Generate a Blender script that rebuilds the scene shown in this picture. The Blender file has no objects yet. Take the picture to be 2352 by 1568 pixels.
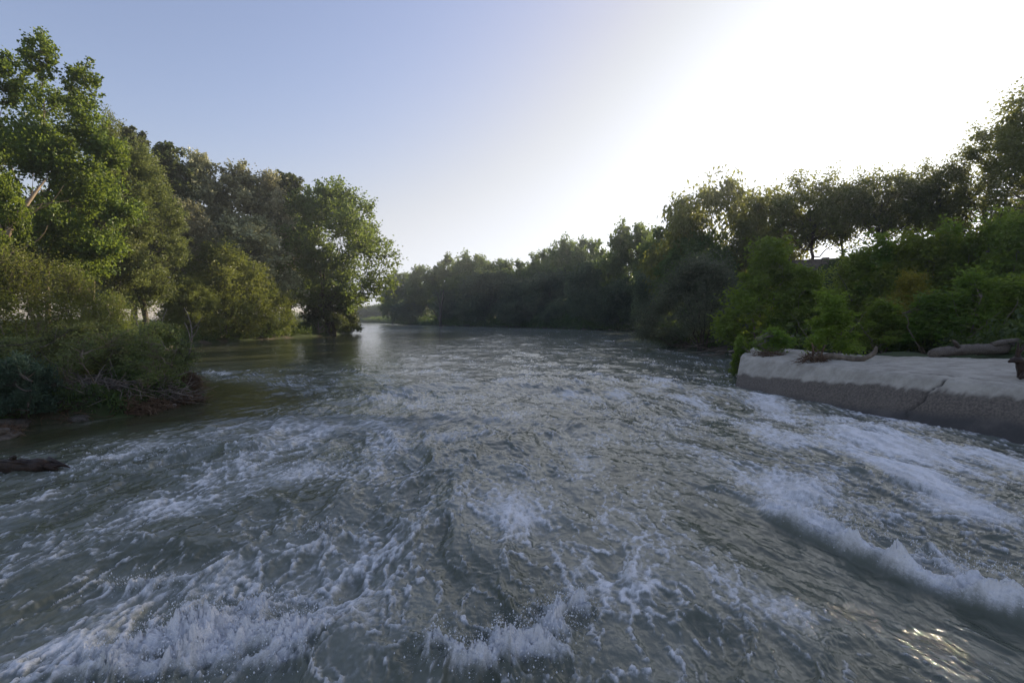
import bpy, math, random
import numpy as np
from mathutils import Vector

rng = np.random.RandomState(7)
random.seed(7)
scene = bpy.context.scene
COL = scene.collection
F = 1110.0 / 2352.0 * 36.0          # lens from the photograph's field of view
CAM_H = 2.2
R = math.radians

# ------------------------------------------------------------------ noise
_PERM = np.random.RandomState(3).permutation(256).astype(np.int32)
_P2 = np.concatenate([_PERM, _PERM])
_ANG = np.random.RandomState(5).rand(256) * 2 * np.pi
_GX = np.cos(_ANG).astype(np.float32); _GY = np.sin(_ANG).astype(np.float32)

def pn(x, y, seed=0):
    x = np.asarray(x, np.float32); y = np.asarray(y, np.float32)
    xf = np.floor(x); yf = np.floor(y)
    xi = xf.astype(np.int32) + seed * 57; yi = yf.astype(np.int32) + seed * 131
    dx = x - xf; dy = y - yf
    u = dx * dx * dx * (dx * (dx * 6 - 15) + 10); v = dy * dy * dy * (dy * (dy * 6 - 15) + 10)
    a = _P2[xi & 255]; b = _P2[(xi + 1) & 255]
    y0 = yi & 255; y1 = (yi + 1) & 255
    h00 = _P2[a + y0]; h10 = _P2[b + y0]; h01 = _P2[a + y1]; h11 = _P2[b + y1]
    g00 = _GX[h00] * dx + _GY[h00] * dy
    g10 = _GX[h10] * (dx - 1) + _GY[h10] * dy
    g01 = _GX[h01] * dx + _GY[h01] * (dy - 1)
    g11 = _GX[h11] * (dx - 1) + _GY[h11] * (dy - 1)
    return ((g00 + u * (g10 - g00)) + v * ((g01 + u * (g11 - g01)) - (g00 + u * (g10 - g00)))) * 1.5

def fbm(x, y, seed=0, oct=3, gain=.5):
    s = 0; a = 1.0
    for o in range(oct):
        s = s + a * pn(x * 2 ** o, y * 2 ** o, seed + o * 3); a *= gain
    return s

def sst(a, b, x):
    t = np.clip((x - a) / (b - a), 0, 1)
    return t * t * (3 - 2 * t)

# ------------------------------------------------------------------ object helpers
def mesh_np(name, verts, faces, mat=None, smooth=True, attrs=None):
    """verts (n,3); faces (m,k) array of equal-sided faces or a list of such arrays"""
    me = bpy.data.meshes.new(name)
    verts = np.asarray(verts, np.float32)
    fl = faces if isinstance(faces, list) else [faces]
    fl = [np.asarray(f, np.int32) for f in fl if len(f)]
    me.vertices.add(len(verts)); me.vertices.foreach_set('co', verts.ravel())
    loops = np.concatenate([f.ravel() for f in fl])
    tot = np.concatenate([np.full(len(f), f.shape[1], np.int32) for f in fl])
    start = np.concatenate([[0], np.cumsum(tot)[:-1]]).astype(np.int32)
    me.loops.add(len(loops)); me.loops.foreach_set('vertex_index', loops)
    me.polygons.add(len(tot)); me.polygons.foreach_set('loop_start', start)
    me.polygons.foreach_set('loop_total', tot)
    me.polygons.foreach_set('use_smooth', np.full(len(tot), smooth))
    for k, v in (attrs or {}).items():
        at = me.attributes.new(k, 'FLOAT', 'POINT'); at.data.foreach_set('value', np.asarray(v, np.float32))
    me.update(calc_edges=True)
    if mat: me.materials.append(mat)
    return me

def link(name, data, parent=None, loc=None):
    o = bpy.data.objects.new(name, data); COL.objects.link(o)
    if parent: o.parent = parent
    if loc is not None: o.location = loc
    return o

def tag(o, label=None, cat=None, group=None, kind=None):
    if label: o['label'] = label
    if cat: o['category'] = cat
    if group: o['group'] = group
    if kind: o['kind'] = kind
    return o

class Tubes:
    def __init__(s): s.v = []; s.f = []; s.n = 0; s.caps = []
    def add(s, pts, rad, sides=6, rough=0.0):
        pts = np.asarray(pts, float); rad = np.broadcast_to(np.asarray(rad, float), (len(pts),))
        t = np.gradient(pts, axis=0); t /= np.linalg.norm(t, axis=1)[:, None] + 1e-9
        ref = np.array([0.31, 0.17, 0.93]) if abs(t[0][2]) < .9 else np.array([1, .1, 0.])
        a = np.cross(t, ref); a /= np.linalg.norm(a, axis=1)[:, None] + 1e-9
        b = np.cross(t, a)
        th = np.arange(sides) * 2 * np.pi / sides
        rr = rad[:, None] * (1 + rough * rng.randn(len(pts), sides))
        v = pts[:, None, :] + rr[..., None] * (np.cos(th)[None, :, None] * a[:, None, :] + np.sin(th)[None, :, None] * b[:, None, :])
        m = len(pts)
        i = np.arange(m - 1)[:, None] * sides + np.arange(sides)[None]
        j = np.arange(m - 1)[:, None] * sides + (np.arange(sides)[None] + 1) % sides
        q = np.stack([i, j, j + sides, i + sides], -1).reshape(-1, 4) + s.n
        s.v.append(v.reshape(-1, 3)); s.f.append(q)
        for e, rev in ((0, True), (m - 1, False)):
            ring = s.n + e * sides + np.arange(sides)
            c = s.n + m * sides + (0 if rev else 1)
            s.caps.append(np.stack([np.full(sides, c), np.roll(ring, -1) if rev else ring, ring if rev else np.roll(ring, -1)], -1))
        s.v.append(np.array([pts[0], pts[-1]])); s.n += m * sides + 2
    def mesh(s, name, mat):
        return mesh_np(name, np.concatenate(s.v), [np.concatenate(s.f), np.concatenate(s.caps)], mat)

def curve(p0, p1, bend, n=6, wob=0.0):
    """a bowed path from p0 to p1, bend an offset at its middle"""
    p0 = np.asarray(p0, float); p1 = np.asarray(p1, float)
    t = np.linspace(0, 1, n)[:, None]
    p = p0 + (p1 - p0) * t + np.asarray(bend) * (4 * t * (1 - t))
    if wob:
        w = rng.randn(n, 3) * wob * np.linalg.norm(p1 - p0); w[0] = 0; w[-1] = 0
        p = p + w
    return p

# ------------------------------------------------------------------ materials
def newmat(name):
    m = bpy.data.materials.new(name); m.use_nodes = True
    nt = m.node_tree; nt.nodes.clear()
    return m, nt, nt.nodes, nt.links

def N(nodes, t, **kw):
    n = nodes.new(t)
    for k, v in kw.items():
        if k.startswith('i_'):
            key = k[2:]
            n.inputs[int(key) if key.isdigit() else key.replace('_', ' ')].default_value = v
        else: setattr(n, k, v)
    return n

def rgb(c): return (c[0], c[1], c[2], 1.0)

def mixc(nodes, links, fac, a, b, blend='MIX'):
    n = nodes.new('ShaderNodeMix'); n.data_type = 'RGBA'; n.blend_type = blend
    if hasattr(fac, 'is_linked') or not isinstance(fac, (int, float)): links.new(fac, n.inputs[0])
    else: n.inputs[0].default_value = fac
    for s, idx in ((a, 6), (b, 7)):
        if isinstance(s, tuple): n.inputs[idx].default_value = rgb(s)
        else: links.new(s, n.inputs[idx])
    return n.outputs[2]

def ramp(nodes, links, src, stops):
    r = nodes.new('ShaderNodeValToRGB')
    e = r.color_ramp.elements
    while len(e) < len(stops): e.new(0.5)
    for k, (p, c) in enumerate(stops):
        e[k].position = p; e[k].color = rgb(c) if isinstance(c, tuple) else (c, c, c, 1)
    links.new(src, r.inputs[0]); return r.outputs[0]

def maprange(nodes, links, src, a, b, c=0., d=1.):
    n = nodes.new('ShaderNodeMapRange'); n.interpolation_type = 'SMOOTHSTEP'
    links.new(src, n.inputs[0]); n.inputs[1].default_value = a; n.inputs[2].default_value = b
    n.inputs[3].default_value = c; n.inputs[4].default_value = d
    return n.outputs[0]

def leaf_mat(name, dark, light, trans, tfac=.38, clump=.30, rough=.5, under=None):
    m, nt, nd, lk = newmat(name)
    at = N(nd, 'ShaderNodeAttribute', attribute_name='tint')
    c = mixc(nd, lk, at.outputs['Fac'], dark, light)
    tc = N(nd, 'ShaderNodeTexCoord')
    no = N(nd, 'ShaderNodeTexNoise', i_Scale=clump, i_Detail=3.0)
    lk.new(tc.outputs['Object'], no.inputs['Vector'])
    v = maprange(nd, lk, no.outputs['Fac'], .35, .65, .72, 1.22)
    oi = N(nd, 'ShaderNodeObjectInfo')
    hs = N(nd, 'ShaderNodeHueSaturation')
    hr = maprange(nd, lk, oi.outputs['Random'], 0, 1, .474, .520)
    rv = N(nd, 'ShaderNodeMath', operation='MULTIPLY', i_1=7.31); lk.new(oi.outputs['Random'], rv.inputs[0])
    rf = N(nd, 'ShaderNodeMath', operation='FRACT'); lk.new(rv.outputs[0], rf.inputs[0])
    rm = N(nd, 'ShaderNodeMath', operation='MULTIPLY'); lk.new(maprange(nd, lk, rf.outputs[0], 0, 1, .80, 1.28), rm.inputs[0]); lk.new(v, rm.inputs[1]); v = rm.outputs[0]
    lk.new(hr, hs.inputs['Hue']); lk.new(v, hs.inputs['Value']); lk.new(c, hs.inputs['Color'])
    col = hs.outputs[0]
    if under:
        ge = N(nd, 'ShaderNodeNewGeometry')
        col = mixc(nd, lk, ge.outputs['Backfacing'], col, under)
    p = N(nd, 'ShaderNodeBsdfPrincipled', i_Roughness=rough)
    p.inputs['Specular IOR Level'].default_value = .35
    lk.new(col, p.inputs['Base Color'])
    t = N(nd, 'ShaderNodeBsdfTranslucent')
    lk.new(mixc(nd, lk, .65, col, trans), t.inputs['Color'])
    mx = N(nd, 'ShaderNodeMixShader', i_0=tfac)
    lk.new(p.outputs[0], mx.inputs[1]); lk.new(t.outputs[0], mx.inputs[2])
    o = N(nd, 'ShaderNodeOutputMaterial'); lk.new(mx.outputs[0], o.inputs[0])
    return m

def rough_mat(name, a, b, scale=6., stretch=(1, 1, 1), rough=.9, bump=.4, extra=None):
    m, nt, nd, lk = newmat(name)
    tc = N(nd, 'ShaderNodeTexCoord'); mp = N(nd, 'ShaderNodeMapping'); mp.inputs['Scale'].default_value = stretch
    lk.new(tc.outputs['Object'], mp.inputs[0])
    no = N(nd, 'ShaderNodeTexNoise', i_Scale=scale, i_Detail=8.0, i_Roughness=.65); lk.new(mp.outputs[0], no.inputs['Vector'])
    f = maprange(nd, lk, no.outputs['Fac'], .3, .7)
    col = mixc(nd, lk, f, a, b)
    if extra:                                   # patches of another colour
        n2 = N(nd, 'ShaderNodeTexNoise', i_Scale=extra[1], i_Detail=5.0); lk.new(tc.outputs['Object'], n2.inputs['Vector'])
        col = mixc(nd, lk, maprange(nd, lk, n2.outputs['Fac'], extra[2], extra[2] + .12), col, extra[0])
    p = N(nd, 'ShaderNodeBsdfPrincipled', i_Roughness=rough); p.inputs['Specular IOR Level'].default_value = .25
    lk.new(col, p.inputs['Base Color'])
    bp = N(nd, 'ShaderNodeBump', i_Strength=bump, i_Distance=.03); lk.new(no.outputs['Fac'], bp.inputs['Height'])
    lk.new(bp.outputs[0], p.inputs['Normal'])
    o = N(nd, 'ShaderNodeOutputMaterial'); lk.new(p.outputs[0], o.inputs[0])
    return m

LM = {
 'poplar':  leaf_mat('poplar_leaf', (.048, .082, .016), (.115, .165, .034), (.30, .38, .045), .44),
 'bright':  leaf_mat('young_poplar_leaf', (.050, .085, .014), (.12, .17, .03), (.30, .38, .04), .45),
 'feather': leaf_mat('feathery_leaf', (.065, .092, .030), (.14, .17, .060), (.28, .32, .07), .38),
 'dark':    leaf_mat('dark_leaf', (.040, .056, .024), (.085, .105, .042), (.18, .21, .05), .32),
 'silver':  leaf_mat('silver_poplar_leaf', (.135, .150, .082), (.42, .415, .25), (.40, .40, .17), .25, rough=.6),
 'broad':   leaf_mat('broad_tree_leaf', (.055, .086, .026), (.125, .172, .052), (.28, .36, .06), .44),
 'willow':  leaf_mat('willow_leaf', (.062, .090, .024), (.145, .172, .046), (.30, .34, .055), .42),
 'farbank': leaf_mat('bank_tree_leaf', (.050, .084, .028), (.112, .160, .050), (.25, .34, .06), .42, clump=.22),
 'fargrey': leaf_mat('bank_willow_leaf', (.062, .092, .052), (.120, .160, .084), (.20, .27, .09), .34, clump=.22),
 'plane':   leaf_mat('levee_tree_leaf', (.048, .068, .024), (.105, .130, .042), (.34, .36, .06), .47),
 'elder':   leaf_mat('elder_leaf', (.080, .150, .022), (.165, .270, .042), (.38, .50, .045), .54, clump=.6),
 'elder2':  leaf_mat('deep_elder_leaf', (.068, .120, .022), (.140, .210, .038), (.42, .47, .045), .54, clump=.6),
 'greyw':   leaf_mat('grey_willow_leaf', (.085, .105, .066), (.155, .18, .115), (.20, .24, .10), .30),
 'shrub':   leaf_mat('shrub_leaf', (.072, .100, .036), (.175, .205, .075), (.30, .36, .08), .40, clump=1.2),
 'teal':    leaf_mat('tamarisk_leaf', (.055, .100, .070), (.110, .175, .120), (.12, .20, .09), .3, clump=2.),
 'reed':    leaf_mat('reed_leaf', (.035, .085, .015), (.08, .14, .03), (.15, .26, .03), .35),
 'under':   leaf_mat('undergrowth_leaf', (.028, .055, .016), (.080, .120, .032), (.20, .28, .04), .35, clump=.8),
}
BARK = rough_mat('bark', (.10, .082, .062), (.26, .215, .165), 5., (1, 1, .25), .95, .8)
BARKD = rough_mat('dark_bark', (.045, .038, .03), (.12, .10, .08), 5., (1, 1, .25), .95, .8)
TWIG = rough_mat('dead_twig', (.12, .10, .085), (.28, .245, .21), 9., (1, 1, 1), .95, .5)
DRIFT = rough_mat('driftwood', (.060, .050, .040), (.25, .215, .18), 5., (.6, 11, 11), .95, 1.0)
WETLOG = rough_mat('wet_log', (.014, .010, .008), (.060, .034, .020), 7., (1, 5, 5), .35, .9)
STRAW = rough_mat('flood_debris', (.06, .038, .024), (.20, .135, .085), 14., (1, 1, 1), .95, .6)
STONE = rough_mat('pale_stone', (.20, .19, .175), (.40, .38, .35), 4., (1, 1, 1), .9, .6)

# ------------------------------------------------------------------ the river's shores and the ground
LY = np.array([-60, 0, 8.5, 9.6, 10.8, 13, 14.5, 16, 19, 25, 39, 47, 55, 63, 75, 90, 111, 160, 270, 345, 420])
LX = np.array([-12, -11.4, -11, -10.4, -8.7, -8.5, -9.3, -11.5, -16.5, -21, -26.2, -28, -26, -24.4, -25.2, -29.5, -40, -60, -93, -130, -190])
RY = np.array([-60, 2, 15.9, 18.6, 20, 24, 30, 36, 43, 50, 60, 72, 84, 100, 122, 140, 163, 210, 270, 345, 420])
RX = np.array([12, 10.6, 8.0, 9.2, 10.2, 12.4, 14.2, 13.6, 13.0, 14.5, 18, 22, 23.5, 14, 3.5, -9, -26, -47, -71, -110, -165])
def xl(y): return np.interp(y, LY, LX) + .25 * pn(np.asarray(y) * .7, np.asarray(y) * 0 + 3.3)
def xr(y): return np.interp(y, RY, RX) + .25 * pn(np.asarray(y) * .7, np.asarray(y) * 0 + 9.3) * sst(17, 22, np.asarray(y, float))

def ground_z(x, y):
    x = np.asarray(x, np.float32); y = np.asarray(y, np.float32)
    dl = xl(y) - x; dr = x - xr(y)
    dend = (y - 348 - 5 * pn(x * .05, y * .05))
    d = np.maximum(np.maximum(dl, dr), dend)
    land = d > 0
    z = np.where(land, .38 * sst(0, .5, d) + .3 * sst(.5, 5, d) + .5 * sst(4, 22, d), -.9 * sst(0, 3.5, -d) - .04)
    nz = .16 * fbm(x * .45, y * .45, 11, 3) + .05 * pn(x * 2.1, y * 2.1, 5)
    z = z + np.where(land, nz * sst(.0, 1.5, d), 0)
    # flood bank on the right
    sb = 12 * (1 - sst(12, 30, y))
    lev = sst(6 + sb, 19 + sb, dr) * sst(-40, 0, y) * (1 - sst(80, 112, y))
    z = z + 6.6 * lev
    # behind the concrete the ground sits level with it
    near = sst(1.5, 3.0, dr) * (1 - sst(16.5, 20, y))
    z = z + .28 * near
    z = np.where((dr > 0) & (dr < 1.5) & (y < 18.8), np.minimum(z, -.2), z)
    z = np.where((dr >= 1.5) & (dr < 9) & (y < 17), np.minimum(z, .85 + .03 * dr), z)
    # gravel strand on the left
    st = np.exp(-((y - 51) / 7.) ** 2) * (dl > 0) * (1 - sst(3, 7, dl))
    z = z * (1 - .55 * st)
    return z
def gz(x, y): return float(ground_z(np.array([x]), np.array([y]))[0])

def axis(segs):
    out = []
    for a, b, s in segs: out.append(np.arange(a, b, s))
    return np.concatenate(out)
gx = axis([(-900, -200, 25), (-200, -60, 3), (-60, -34, 1), (-34, 34, .3), (34, 70, 1), (70, 220, 4), (220, 901, 25)])
gy = axis([(-80, 0, 4), (0, 40, .3), (40, 100, .8), (100, 420, 3), (420, 1200, 30)])
GX, GY = np.meshgrid(gx, gy)
GZ = ground_z(GX.ravel(), GY.ravel())
nx, ny = len(gx), len(gy)
def gridfaces(nr, nc):
    i = (np.arange(nr - 1)[:, None] * nc + np.arange(nc - 1)[None]).ravel()
    return np.stack([i, i + 1, i + nc + 1, i + nc], -1)
GROUND = rough_mat('soil', (.050, .041, .028), (.125, .105, .078), 2.2, (1, 1, 1), .95, .5, ((.035, .052, .016), .35, .40))
ground = link('ground', mesh_np('ground', np.stack([GX.ravel(), GY.ravel(), GZ], -1), gridfaces(ny, nx), GROUND))
tag(ground, 'brown and grassy river banks with a raised flood bank on the right', 'ground', kind='structure')

# ------------------------------------------------------------------ water
def P(px, py):
    """point of the water plane seen at that place of the photograph (2352 wide)"""
    Y = CAM_H / ((py - 733.) / 1110.)
    return (px - 1176.) / 1110. * Y, Y

FOAM = [  # photo place, spread along x and y in metres, amount
 (1950, 985, 2.4, 2.6, .44), (2230, 1130, 1.4, 1.3, .48), (1600, 900, 3.0, 3.2, .34), (2100, 1060, 1.6, 1.5, .30),
 (760, 1000, 1.5, 1.6, .34), (620, 1080, 1.1, .9, .30), (420, 1160, .9, .5, .22), (900, 930, 1.5, 2.0, .20),
 (740, 1225, .45, .45, .34), (1210, 1180, .42, .8, .36), (1000, 1110, .9, .8, .22), (1330, 1250, .5, .6, .28),
 (1130, 1360, 1.1, .5, .30), (330, 1335, .55, .22, .42), (520, 1300, .5, .3, .25), (860, 1330, .6, .5, .15), (1440, 1370, .35, .6, .30),
 (620, 1420, .6, .3, .22), (1560, 1180, .5, .6, .12), (1820, 1430, .3, .35, .42), (2000, 1500, .3, .3, .15), (1620, 1300, .5, .6, .10),
 (1740, 1110, .7, .6, .18), (150, 1085, .28, .14, .45), (250, 1050, .8, .14, .25), (150, 1500, .5, .25, .22), (900, 1470, .5, .35, .18), (1500, 1520, .4, .3, .25),
]
FOAMW = [(*P(a, b), sx, sy, s) for a, b, sx, sy, s in FOAM]
SPLASH = [(*P(470, 1490), .50, .40, 1.1), (*P(300, 1545), .50, .26, .8), (*P(640, 1500), .26, .28, .8), (*P(1275, 1450), .17, .22, .85), (*P(1200, 1525), .30, .20, .9),
          (*P(1060, 1560), .28, .16, .75), (*P(560, 1420), .22, .16, .6), (*P(1340, 1410), .12, .16, .6), (*P(300, 1345), .34, .10, .45), (*P(740, 1235), .22, .16, .4)]
ROLL = np.array([P(1690, 1120), P(1790, 1195), P(1930, 1262), P(2080, 1330), P(2230, 1378), P(2420, 1450), (4.9, 2.2)])

def seg_dist(x, y, poly):
    """distance to a polyline, signed side and how far along it"""
    best = np.full(x.shape, 1e9, np.float32); side = np.zeros_like(best); al = np.zeros_like(best)
    for k in range(len(poly) - 1):
        ax, ay = poly[k]; bx, by = poly[k + 1]
        dx, dy = bx - ax, by - ay; L2 = dx * dx + dy * dy
        t = np.clip(((x - ax) * dx + (y - ay) * dy) / L2, 0, 1)
        ex = x - ax - t * dx; ey = y - ay - t * dy
        d = np.sqrt(ex * ex + ey * ey); s = np.sign(dx * ey - dy * ex)
        m = d < best
        best = np.where(m, d, best); side = np.where(m, s, side); al = np.where(m, k + t, al)
    return best, side, al

def water_fields(x, y):
    wx = x + .26 * pn(x * .7, y * .40, 1) + .06 * pn(x * 2.3, y * 1.3, 2)
    wy = y + .45 * pn(x * .6, y * .4, 3) + .14 * pn(x * 2.1, y * 1.5, 4)
    dist = np.sqrt(x * x + y * y)
    dL = x - xl(y); dR = xr(y) - x
    edge = sst(0, 1.2, dL) * sst(0, .8, dR)
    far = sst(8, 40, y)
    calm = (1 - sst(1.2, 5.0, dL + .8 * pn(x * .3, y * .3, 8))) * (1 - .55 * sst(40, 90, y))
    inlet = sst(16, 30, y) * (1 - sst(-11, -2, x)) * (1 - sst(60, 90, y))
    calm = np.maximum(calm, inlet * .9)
    D = .30 * np.ones_like(x) - .10 * far - .40 * calm
    for cx, cy, sx, sy, s in FOAMW:
        D = D + s * np.exp(-((x - cx) / sx) ** 2 - ((y - cy) / sy) ** 2)
    S = np.zeros_like(x)
    for cx, cy, sx, sy, s in SPLASH:
        S = np.maximum(S, s * np.exp(-(((x - cx) / sx) ** 2 + ((y - cy) / sy) ** 2) ** 1.5))
    S = S * np.clip(1 + .8 * pn(x * 3.5, y * 4.5, 21), 0, 1.6)
    # roller and the smooth tongue on its near side
    d, side, al = seg_dist(x + .05 * pn(x * 3, y * 3, 31), y + .09 * pn(x * 2.2, y * 2.2, 32), ROLL)
    grow = sst(0, 1.6, al)
    far_side = (side > 0)
    wob = 1 + .45 * pn(x * 3.2, y * 3.2, 33)
    lump = np.clip(.80 + .75 * pn(x * 1.9, y * 1.9, 34) + .55 * pn(x * 4.6, y * 4.6, 35), .03, 1.25)
    roll = grow * lump * np.where(far_side, np.exp(-(d / (.23 * wob)) ** 2), np.exp(-(d / .10) ** 2))
    trail = grow * np.where(far_side, np.exp(-(d / .9) ** 2), 0)
    tongue = grow * np.where(far_side, 0, sst(.04, .16, d) * (1 - sst(.75, 1.25, d))) * sst(1.9, 2.6, y)
    A = np.clip(.85 + .85 * pn(x * .33, y * .19, 46), .3, 1.5) * (1 - .82 * calm) * (1 - .55 * far) * (1 - .8 * tongue) * edge
    D = (D + .55 * trail - .75 * tongue) * sst(0, .5, dL)
    D = D + .35 * (1 - sst(.05, .55, dR)) * sst(4, 8, y) * (1 - sst(16, 18, y)) * (1 + pn(x * 3, y * 3, 41))
    jx = .024 * pn(x * 19, y * 11, 47) + .013 * pn(x * 43, y * 27, 48); jy = .035 * pn(x * 17, y * 11, 49) + .02 * pn(x * 41, y * 27, 50)
    wx = wx + jx; wy = wy + jy
    n1 = pn(wx * .85, wy * .42, 6); n2 = pn(wx * 2.1 + .35 * n1, wy * 1.1, 7)
    n3 = pn(wx * 5.2 + .4 * n2, wy * 2.3 + .3 * n1, 8); n4 = pn(wx * 13 + .5 * n3, wy * 6.5 + .4 * n2, 9)
    r1 = np.exp(-(n1 / .15) ** 2); r2 = np.exp(-(n2 / .16) ** 2); r3 = np.exp(-(n3 / .18) ** 2); r4 = np.exp(-(n4 / .25) ** 2)
    fb = fbm(wx * .8, wy * .42, 13, 3); D = D * np.clip(.85 + .9 * pn(wx * 1.1, wy * .55, 44), .3, 1.6)
    hf = pn(x * 31, y * 21, 17); mf = pn(x * 17 + 1.2 * n3, y * 10, 27)
    fine = .30 * (r4 - .4) + .22 * hf + .28 * mf
    net = np.maximum(np.maximum(.72 * r1, .80 * r2), .84 * r3) * .62 + .30 * r4 * (.35 + r3) + .14 * r2 * r3
    net = net * np.clip(.97 + .30 * mf + .15 * hf, .6, 1.25)
    foam = (net + 1.15 * np.clip(D, 0, 1.2) - .74 + .30 * fb + .40 * fine) / .95
    foam = np.where(D < .02, foam - .35, foam)
    foam = np.maximum(foam, .72 * sst(.0, .75, D - .38 + .55 * fb + .22 * n2 + .25 * mf + .12 * hf))
    foam = np.maximum(foam, S * 1.75 - .42 + .35 * r3 + .6 * fine)
    foam = np.maximum(foam, roll * (1.5 + .4 * n3 + .7 * fine) - .10)
    foam = np.where(foam > .75, .75 + (foam - .75) * .8, foam); foam = np.clip(foam, 0, 1.25)
    # heights
    fs = sst(.1, .8, foam)
    z = A * (.11 * fbm(wx * .55, wy * .38, 15, 2) + .040 * r1 * (.6 + .4 * fb) + .026 * r2 * (.35 + r1) + .036 * n2 + .014 * n3 + .007 * r3 + .004 * n4)
    z = z + edge * (.010 * pn(wx * 3.2, wy * 2.6, 19) + .005 * n3 + .0022 * n4) * (1 - .4 * calm)
    z = z + A * fs * (.012 + .006 * n3 + .005 * n4 + .004 * r4 + .003 * hf)
    sp = pn(x * 24 + n4, y * 24, 22)
    z = z + S * (.07 + .05 * n3 + .045 * r3 + .045 * r4 + .05 * sp + .03 * pn(x * 52, y * 52, 26))
    z = z + roll * (.125 * wob + .05 * n3 + .035 * n4 + .03 * r4 + .022 * pn(x * 28, y * 28, 23)) - .05 * tongue
    z = z + tongue * (.010 * pn((x * .87 + y * .49) * 9, (y * .87 - x * .49) * 2.2, 24) + .02 * pn(x * 1.7, y * 1.3, 25))
    air_sheen = np.clip(.10 + .45 * far + 1.0 * np.clip(D, 0, 1) + .55 * fb + .25 * n2 + .15 * n3, 0, 1) * (1 - .85 * calm) * (1 - .55 * tongue)  # aeration, plus a far term that paints the silvery sky sheen into the colour
    return z, foam, tongue, calm, air_sheen

ROWS = [1.75]
while ROWS[-1] < 352:
    Y = ROWS[-1]
    ROWS.append(Y + min(max(.0095, Y * Y / (CAM_H * 483) * .62), .22 + Y * .004))
ROWS = np.array(ROWS)
NC = 1150
u = np.linspace(0, 1, NC)
lo = np.maximum(np.minimum(-1.22 * ROWS - 2.2, -4.5), xl(ROWS) - 1.4)
hi = np.minimum(np.maximum(1.22 * ROWS + 2.2, 4.5), np.where(ROWS < 19, xr(ROWS) + .7, xr(ROWS) + 1.4))
hi = np.maximum(hi, lo + .5)
WX = (lo[:, None] + (hi - lo)[:, None] * u[None]).astype(np.float32)
WY = np.repeat(ROWS[:, None], NC, 1).astype(np.float32)
wz, foam, tongue, calm, air_sheen = water_fields(WX.ravel(), WY.ravel())
# chop: pull points towards the crests
def blur(a, r, ax):
    pad = [(0, 0), (0, 0)]; pad[ax] = (r + 1, r)
    c = np.cumsum(np.pad(a, pad, mode='edge').astype(np.float64), axis=ax)
    n = a.shape[ax]
    return ((np.take(c, np.arange(2 * r + 1, 2 * r + 1 + n), ax) - np.take(c, np.arange(n), ax)) / (2 * r + 1)).astype(np.float32)
Zg = wz.reshape(WX.shape)
for r_ in (7, 7):
    Zg = blur(blur(Zg, r_, 0), r_, 1)
gyy = np.gradient(Zg, axis=0) / np.gradient(WY, axis=0); gxx = np.gradient(Zg, axis=1) / np.gradient(WX, axis=1)
k = .10 * np.exp(-WY / 12)
WVX = WX + np.clip(gxx, -1, 1) * k; WVY = WY + np.clip(gyy, -1, 1) * k

m, nt, nd, lk = newmat('river_water')
tc = N(nd, 'ShaderNodeTexCoord')
def mapped(sc, rot=0):
    mp = N(nd, 'ShaderNodeMapping'); mp.inputs['Scale'].default_value = sc; mp.inputs['Rotation'].default_value = (0, 0, rot)
    lk.new(tc.outputs['Object'], mp.inputs[0]); return mp.outputs[0]
fa = N(nd, 'ShaderNodeAttribute', attribute_name='foam'); ca = N(nd, 'ShaderNodeAttribute', attribute_name='calm'); ta = N(nd, 'ShaderNodeAttribute', attribute_name='tongue')
nf = N(nd, 'ShaderNodeTexNoise', i_Scale=1.0, i_Detail=5.0, i_Roughness=.7); lk.new(mapped((30, 20, 30)), nf.inputs['Vector'])
nfm = N(nd, 'ShaderNodeMath', operation='MULTIPLY_ADD', i_1=.85, i_2=-.43); lk.new(nf.outputs['Fac'], nfm.inputs[0])
ng = N(nd, 'ShaderNodeTexNoise', i_Scale=1.0, i_Detail=3.0, i_Roughness=.65, i_Distortion=.6); lk.new(mapped((95, 60, 95)), ng.inputs['Vector'])
ngm = N(nd, 'ShaderNodeMath', operation='MULTIPLY_ADD', i_1=.70, i_2=-.35); lk.new(ng.outputs['Fac'], ngm.inputs[0])
f0 = N(nd, 'ShaderNodeMath', operation='ADD'); lk.new(fa.outputs['Fac'], f0.inputs[0]); lk.new(nfm.outputs[0], f0.inputs[1])
fs = N(nd, 'ShaderNodeMath', operation='ADD'); lk.new(f0.outputs[0], fs.inputs[0]); lk.new(ngm.outputs[0], fs.inputs[1])
fmask = maprange(nd, lk, fs.outputs[0], .18, 1.22)
aer = maprange(nd, lk, fa.outputs['Fac'], .0, .7)
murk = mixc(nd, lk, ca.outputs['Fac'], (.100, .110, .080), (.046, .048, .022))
ai = N(nd, 'ShaderNodeAttribute', attribute_name='air_sheen')
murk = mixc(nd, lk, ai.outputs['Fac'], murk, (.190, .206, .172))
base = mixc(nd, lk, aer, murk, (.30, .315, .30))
base = mixc(nd, lk, fmask, base, (.88, .88, .88))
p = N(nd, 'ShaderNodeBsdfPrincipled', i_IOR=1.33)
lk.new(base, p.inputs['Base Color'])
lk.new(maprange(nd, lk, fmask, 0, .7, .09, .6), p.inputs['Roughness'])
b1 = N(nd, 'ShaderNodeTexNoise', i_Scale=1.0, i_Detail=4.0, i_Roughness=.6, i_Distortion=.4); lk.new(mapped((8, 5, 8)), b1.inputs['Vector'])
b2 = N(nd, 'ShaderNodeTexNoise', i_Scale=1.0, i_Detail=3.0, i_Roughness=.6); lk.new(mapped((1.4, 1.1, 1.4)), b2.inputs['Vector'])
rs = maprange(nd, lk, ca.outputs['Fac'], 0, 1, .48, .34)
bp = N(nd, 'ShaderNodeBump', i_Distance=.035); lk.new(b1.outputs['Fac'], bp.inputs['Height']); lk.new(rs, bp.inputs['Strength'])
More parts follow.
